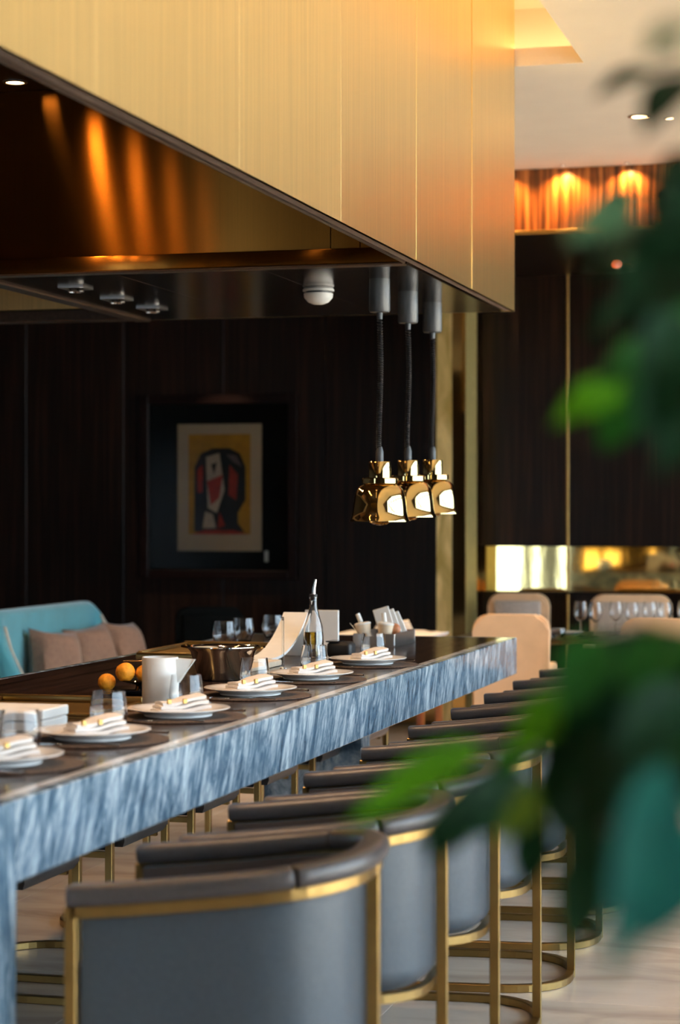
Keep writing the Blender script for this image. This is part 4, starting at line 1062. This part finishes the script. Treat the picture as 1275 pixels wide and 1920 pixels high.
# ------------------------------------------------------------------ potted ficus beside the camera
LEAVES = [
    ((-0.195, 1.758, 1.86), (-0.238, 1.695, 1.831), 0.021, 'd'),
    ((-0.152, 1.615, 1.828), (-0.182, 1.555, 1.774), 0.038, 'd'),
    ((-0.118, 1.261, 1.784), (-0.138, 1.205, 1.754), 0.025, 'p'),
    ((-0.154, 1.614, 1.77), (-0.172, 1.558, 1.715), 0.030, 'd'),
    ((-0.184, 1.503, 1.712), (-0.221, 1.441, 1.683), 0.030, 'p'),
    ((-0.173, 1.609, 1.718), (-0.213, 1.495, 1.663), 0.036, 'd'),
    ((-0.156, 1.562, 1.719), (-0.186, 1.502, 1.637), 0.039, 'd'),
    ((-0.142, 1.514, 1.684), (-0.174, 1.454, 1.614), 0.041, 'd'),
    ((-0.2, 1.705, 1.67), (-0.234, 1.645, 1.632), 0.030, 'd'),
    ((-0.171, 1.558, 1.624), (-0.207, 1.497, 1.588), 0.027, 'm'),
    ((-0.204, 1.601, 1.595), (-0.245, 1.538, 1.564), 0.030, 'b'),
    ((-0.194, 1.603, 1.59), (-0.217, 1.597, 1.546), 0.038, 'g'),
    ((-0.151, 1.511, 1.62), (-0.172, 1.454, 1.547), 0.041, 'd'),
    ((-0.142, 1.514, 1.575), (-0.16, 1.457, 1.525), 0.034, 'd'),
    ((-0.152, 1.615, 1.66), (-0.175, 1.609, 1.596), 0.040, 'g'),
    ((-0.206, 1.497, 1.414), (-0.223, 1.441, 1.36), 0.041, 'g'),
    ((-0.188, 1.605, 1.414), (-0.211, 1.547, 1.366), 0.046, 'd'),
    ((-0.149, 1.512, 1.417), (-0.181, 1.452, 1.364), 0.047, 'g'),
    ((-0.233, 1.542, 1.368), (-0.267, 1.481, 1.324), 0.035, 'b'),
    ((-0.184, 1.503, 1.374), (-0.235, 1.489, 1.333), 0.043, 'd'),
    ((-0.137, 1.463, 1.379), (-0.185, 1.399, 1.337), 0.047, 'd'),
    ((-0.306, 1.574, 1.326), (-0.376, 1.452, 1.28), 0.032, 'b'),
    ((-0.282, 1.684, 1.284), (-0.353, 1.562, 1.254), 0.049, 'd'),
    ((-0.323, 1.673, 1.273), (-0.356, 1.613, 1.23), 0.036, 'd'),
    ((-0.25, 1.589, 1.298), (-0.287, 1.527, 1.258), 0.028, 'o'),
    ((-0.27, 1.635, 1.263), (-0.282, 1.632, 1.209), 0.033, 'd'),
    ((-0.213, 1.495, 1.344), (-0.238, 1.488, 1.273), 0.047, 'd'),
    ((-0.171, 1.455, 1.35), (-0.205, 1.394, 1.288), 0.053, 'd'),
    ((-0.133, 1.413, 1.341), (-0.179, 1.349, 1.282), 0.052, 'd'),
    ((-0.135, 1.257, 1.353), (-0.152, 1.149, 1.25), 0.044, 't'),
    ((-0.189, 1.398, 1.292), (-0.207, 1.342, 1.218), 0.040, 'd'),
    ((-0.118, 1.261, 1.316), (-0.138, 1.205, 1.257), 0.037, 't'),
    ((-0.178, 1.453, 1.284), (-0.2, 1.395, 1.236), 0.040, 'd'),
    ((-0.142, 1.514, 1.414), (-0.162, 1.509, 1.369), 0.038, 'd'),
    ((-0.141, 1.462, 1.366), (-0.158, 1.406, 1.318), 0.043, 'g'),
    ((-0.282, 1.632, 1.321), (-0.295, 1.577, 1.294), 0.029, 'g'),
    ((-0.203, 1.549, 1.318), (-0.236, 1.489, 1.307), 0.039, 'd'),
    ((-0.139, 1.515, 1.74), (-0.156, 1.51, 1.684), 0.034, 'd'),
    ((-0.15, 1.408, 1.311), (-0.167, 1.352, 1.27), 0.045, 'd'),
    ((-0.146, 1.513, 1.703), (-0.173, 1.506, 1.665), 0.038, 'd'),
    ((-0.164, 1.508, 1.673), (-0.186, 1.45, 1.631), 0.036, 'd'),
    ((-0.141, 1.462, 1.631), (-0.17, 1.403, 1.591), 0.040, 'd'),
    ((-0.162, 1.56, 1.601), (-0.191, 1.501, 1.564), 0.035, 'g'),
    ((-0.133, 1.413, 1.598), (-0.158, 1.406, 1.556), 0.038, 'd'),
    ((-0.153, 1.563, 1.744), (-0.169, 1.507, 1.699), 0.035, 'd'),
    ((-0.179, 1.608, 1.708), (-0.21, 1.599, 1.684), 0.028, 'p'),
    ((-0.202, 1.705, 1.755), (-0.243, 1.694, 1.73), 0.025, 'p'),
    ((-0.21, 1.599, 1.392), (-0.244, 1.539, 1.368), 0.036, 'g'),
    ((-0.164, 1.508, 1.376), (-0.197, 1.499, 1.339), 0.045, 'd'),
    ((-0.214, 1.546, 1.357), (-0.244, 1.487, 1.32), 0.041, 'd'),
    ((-0.189, 1.501, 1.327), (-0.222, 1.441, 1.293), 0.045, 'd'),
    ((-0.137, 1.463, 1.351), (-0.17, 1.403, 1.311), 0.047, 'd'),
    ((-0.2, 1.498, 1.309), (-0.222, 1.441, 1.261), 0.041, 'd'),
    ((-0.148, 1.357, 1.308), (-0.17, 1.3, 1.263), 0.044, 'd'),
    ((-0.208, 1.445, 1.268), (-0.207, 1.393, 1.22), 0.033, 'd'),
]
BRANCHES = [
    [(0.021, 1.557, 1.241), (-0.07, 1.533, 1.327), (-0.142, 1.514, 1.373), (-0.184, 1.523, 1.375), (-0.233, 1.542, 1.368)],
    [(0.021, 1.557, 1.223), (-0.088, 1.528, 1.297), (-0.155, 1.459, 1.326), (-0.22, 1.545, 1.329), (-0.276, 1.634, 1.31), (-0.31, 1.594, 1.324)],
    [(-0.22, 1.545, 1.329), (-0.252, 1.588, 1.304), (-0.281, 1.663, 1.284), (-0.323, 1.673, 1.272)],
    [(-0.088, 1.528, 1.297), (-0.117, 1.314, 1.318), (-0.146, 1.358, 1.318), (-0.174, 1.423, 1.294), (-0.189, 1.398, 1.292)],
    [(-0.142, 1.514, 1.373), (-0.146, 1.513, 1.41), (-0.188, 1.605, 1.415), (-0.206, 1.497, 1.416)],
    [(0.02, 1.557, 1.485), (-0.07, 1.533, 1.59), (-0.143, 1.565, 1.639), (-0.169, 1.558, 1.624), (-0.204, 1.601, 1.595)],
    [(-0.07, 1.533, 1.59), (-0.131, 1.517, 1.583), (-0.151, 1.511, 1.62)],
    [(0.02, 1.556, 1.56), (-0.07, 1.533, 1.665), (-0.137, 1.536, 1.701), (-0.171, 1.589, 1.721), (-0.184, 1.503, 1.713)],
    [(-0.137, 1.536, 1.701), (-0.14, 1.535, 1.743), (-0.154, 1.614, 1.772)],
    [(0.016, 1.556, 1.748), (-0.07, 1.533, 1.804), (-0.143, 1.565, 1.825), (-0.195, 1.758, 1.861)],
    [(-0.07, 1.533, 1.804), (-0.102, 1.369, 1.804), (-0.118, 1.261, 1.785)],
]
TRUNK = [(0.025, 1.558, 0.997), (0.022, 1.557, 1.26), (0.02, 1.556, 1.522), (0.016, 1.555, 1.785), (0.01, 1.554, 1.897)]

plant = thing('potted_ficus', 'leafy green potted tree close by, its blurred branches hanging over the stools', 'plant', (0.03, 1.558, 0))
obj('pot', lathe(BM(), [(0, 0), (0.15, 0), (0.20, 0.42), (0.21, 0.44), (0.19, 0.44), (0.18, 0.40), (0, 0.40)], 32), M['pot'], plant, True)
obj('soil', lathe(BM(), [(0, 0.405), (0.178, 0.405), (0.10, 0.42), (0, 0.425)], 24), M['soil'], plant, True)
def wp(p): return Vector(p) - plant.location
tp = [wp((0.03, 1.558, 0.415))] + [wp(p) for p in TRUNK]
obj('trunk', sweep(BM(), tp, circ(0.018, 10), scales=[1.3] + [1.0 - 0.13 * i for i in range(len(tp) - 1)]), M['bark'], plant, True)
for br in BRANCHES:
    pts = [wp(p) for p in br]
    obj('branch', sweep(BM(), pts, circ(0.0045, 6), scales=[1.3 - 0.9 * i / (len(pts) - 1) for i in range(len(pts))]), M['bark'], plant, True)
view_dir = Vector((-math.sin(THETA), math.cos(THETA), 0))
rnd = random.Random(7)
for base, tip, wid, tone in LEAVES:
    b0, t0 = wp(base), wp(tip)
    ax = (t0 - b0); L = ax.length; ax.normalize()
    nrm = (-view_dir + Vector((rnd.uniform(-0.5, 0.5), rnd.uniform(-0.3, 0.3), rnd.uniform(0.1, 0.9)))).normalized()
    side = ax.cross(nrm).normalized(); nrm = side.cross(ax).normalized()
    b = BM(); n = 8; rows = []
    for i in range(n + 1):
        u = i / n
        w = wid * 0.5 * (math.sin(math.pi * min(1, u * 1.02) ** 0.85) ** 0.8 if 0 < u < 1 else 0.03)
        c = b0 + ax * (u * L) + nrm * (0.10 * L * math.sin(math.pi * u) - 0.02 * L * u)
        rows.append([b.verts.new(c + side * w + nrm * (0.16 * w)), b.verts.new(c + side * w * 0.5 + nrm * 0.05 * w), b.verts.new(c), b.verts.new(c - side * w * 0.5 + nrm * 0.05 * w), b.verts.new(c - side * w + nrm * (0.16 * w))])
    for a, c in zip(rows, rows[1:]):
        for j in range(4): b.faces.new((a[j], a[j + 1], c[j + 1], c[j]))
    obj('leaf', b, M['leaf_' + tone], plant, True)
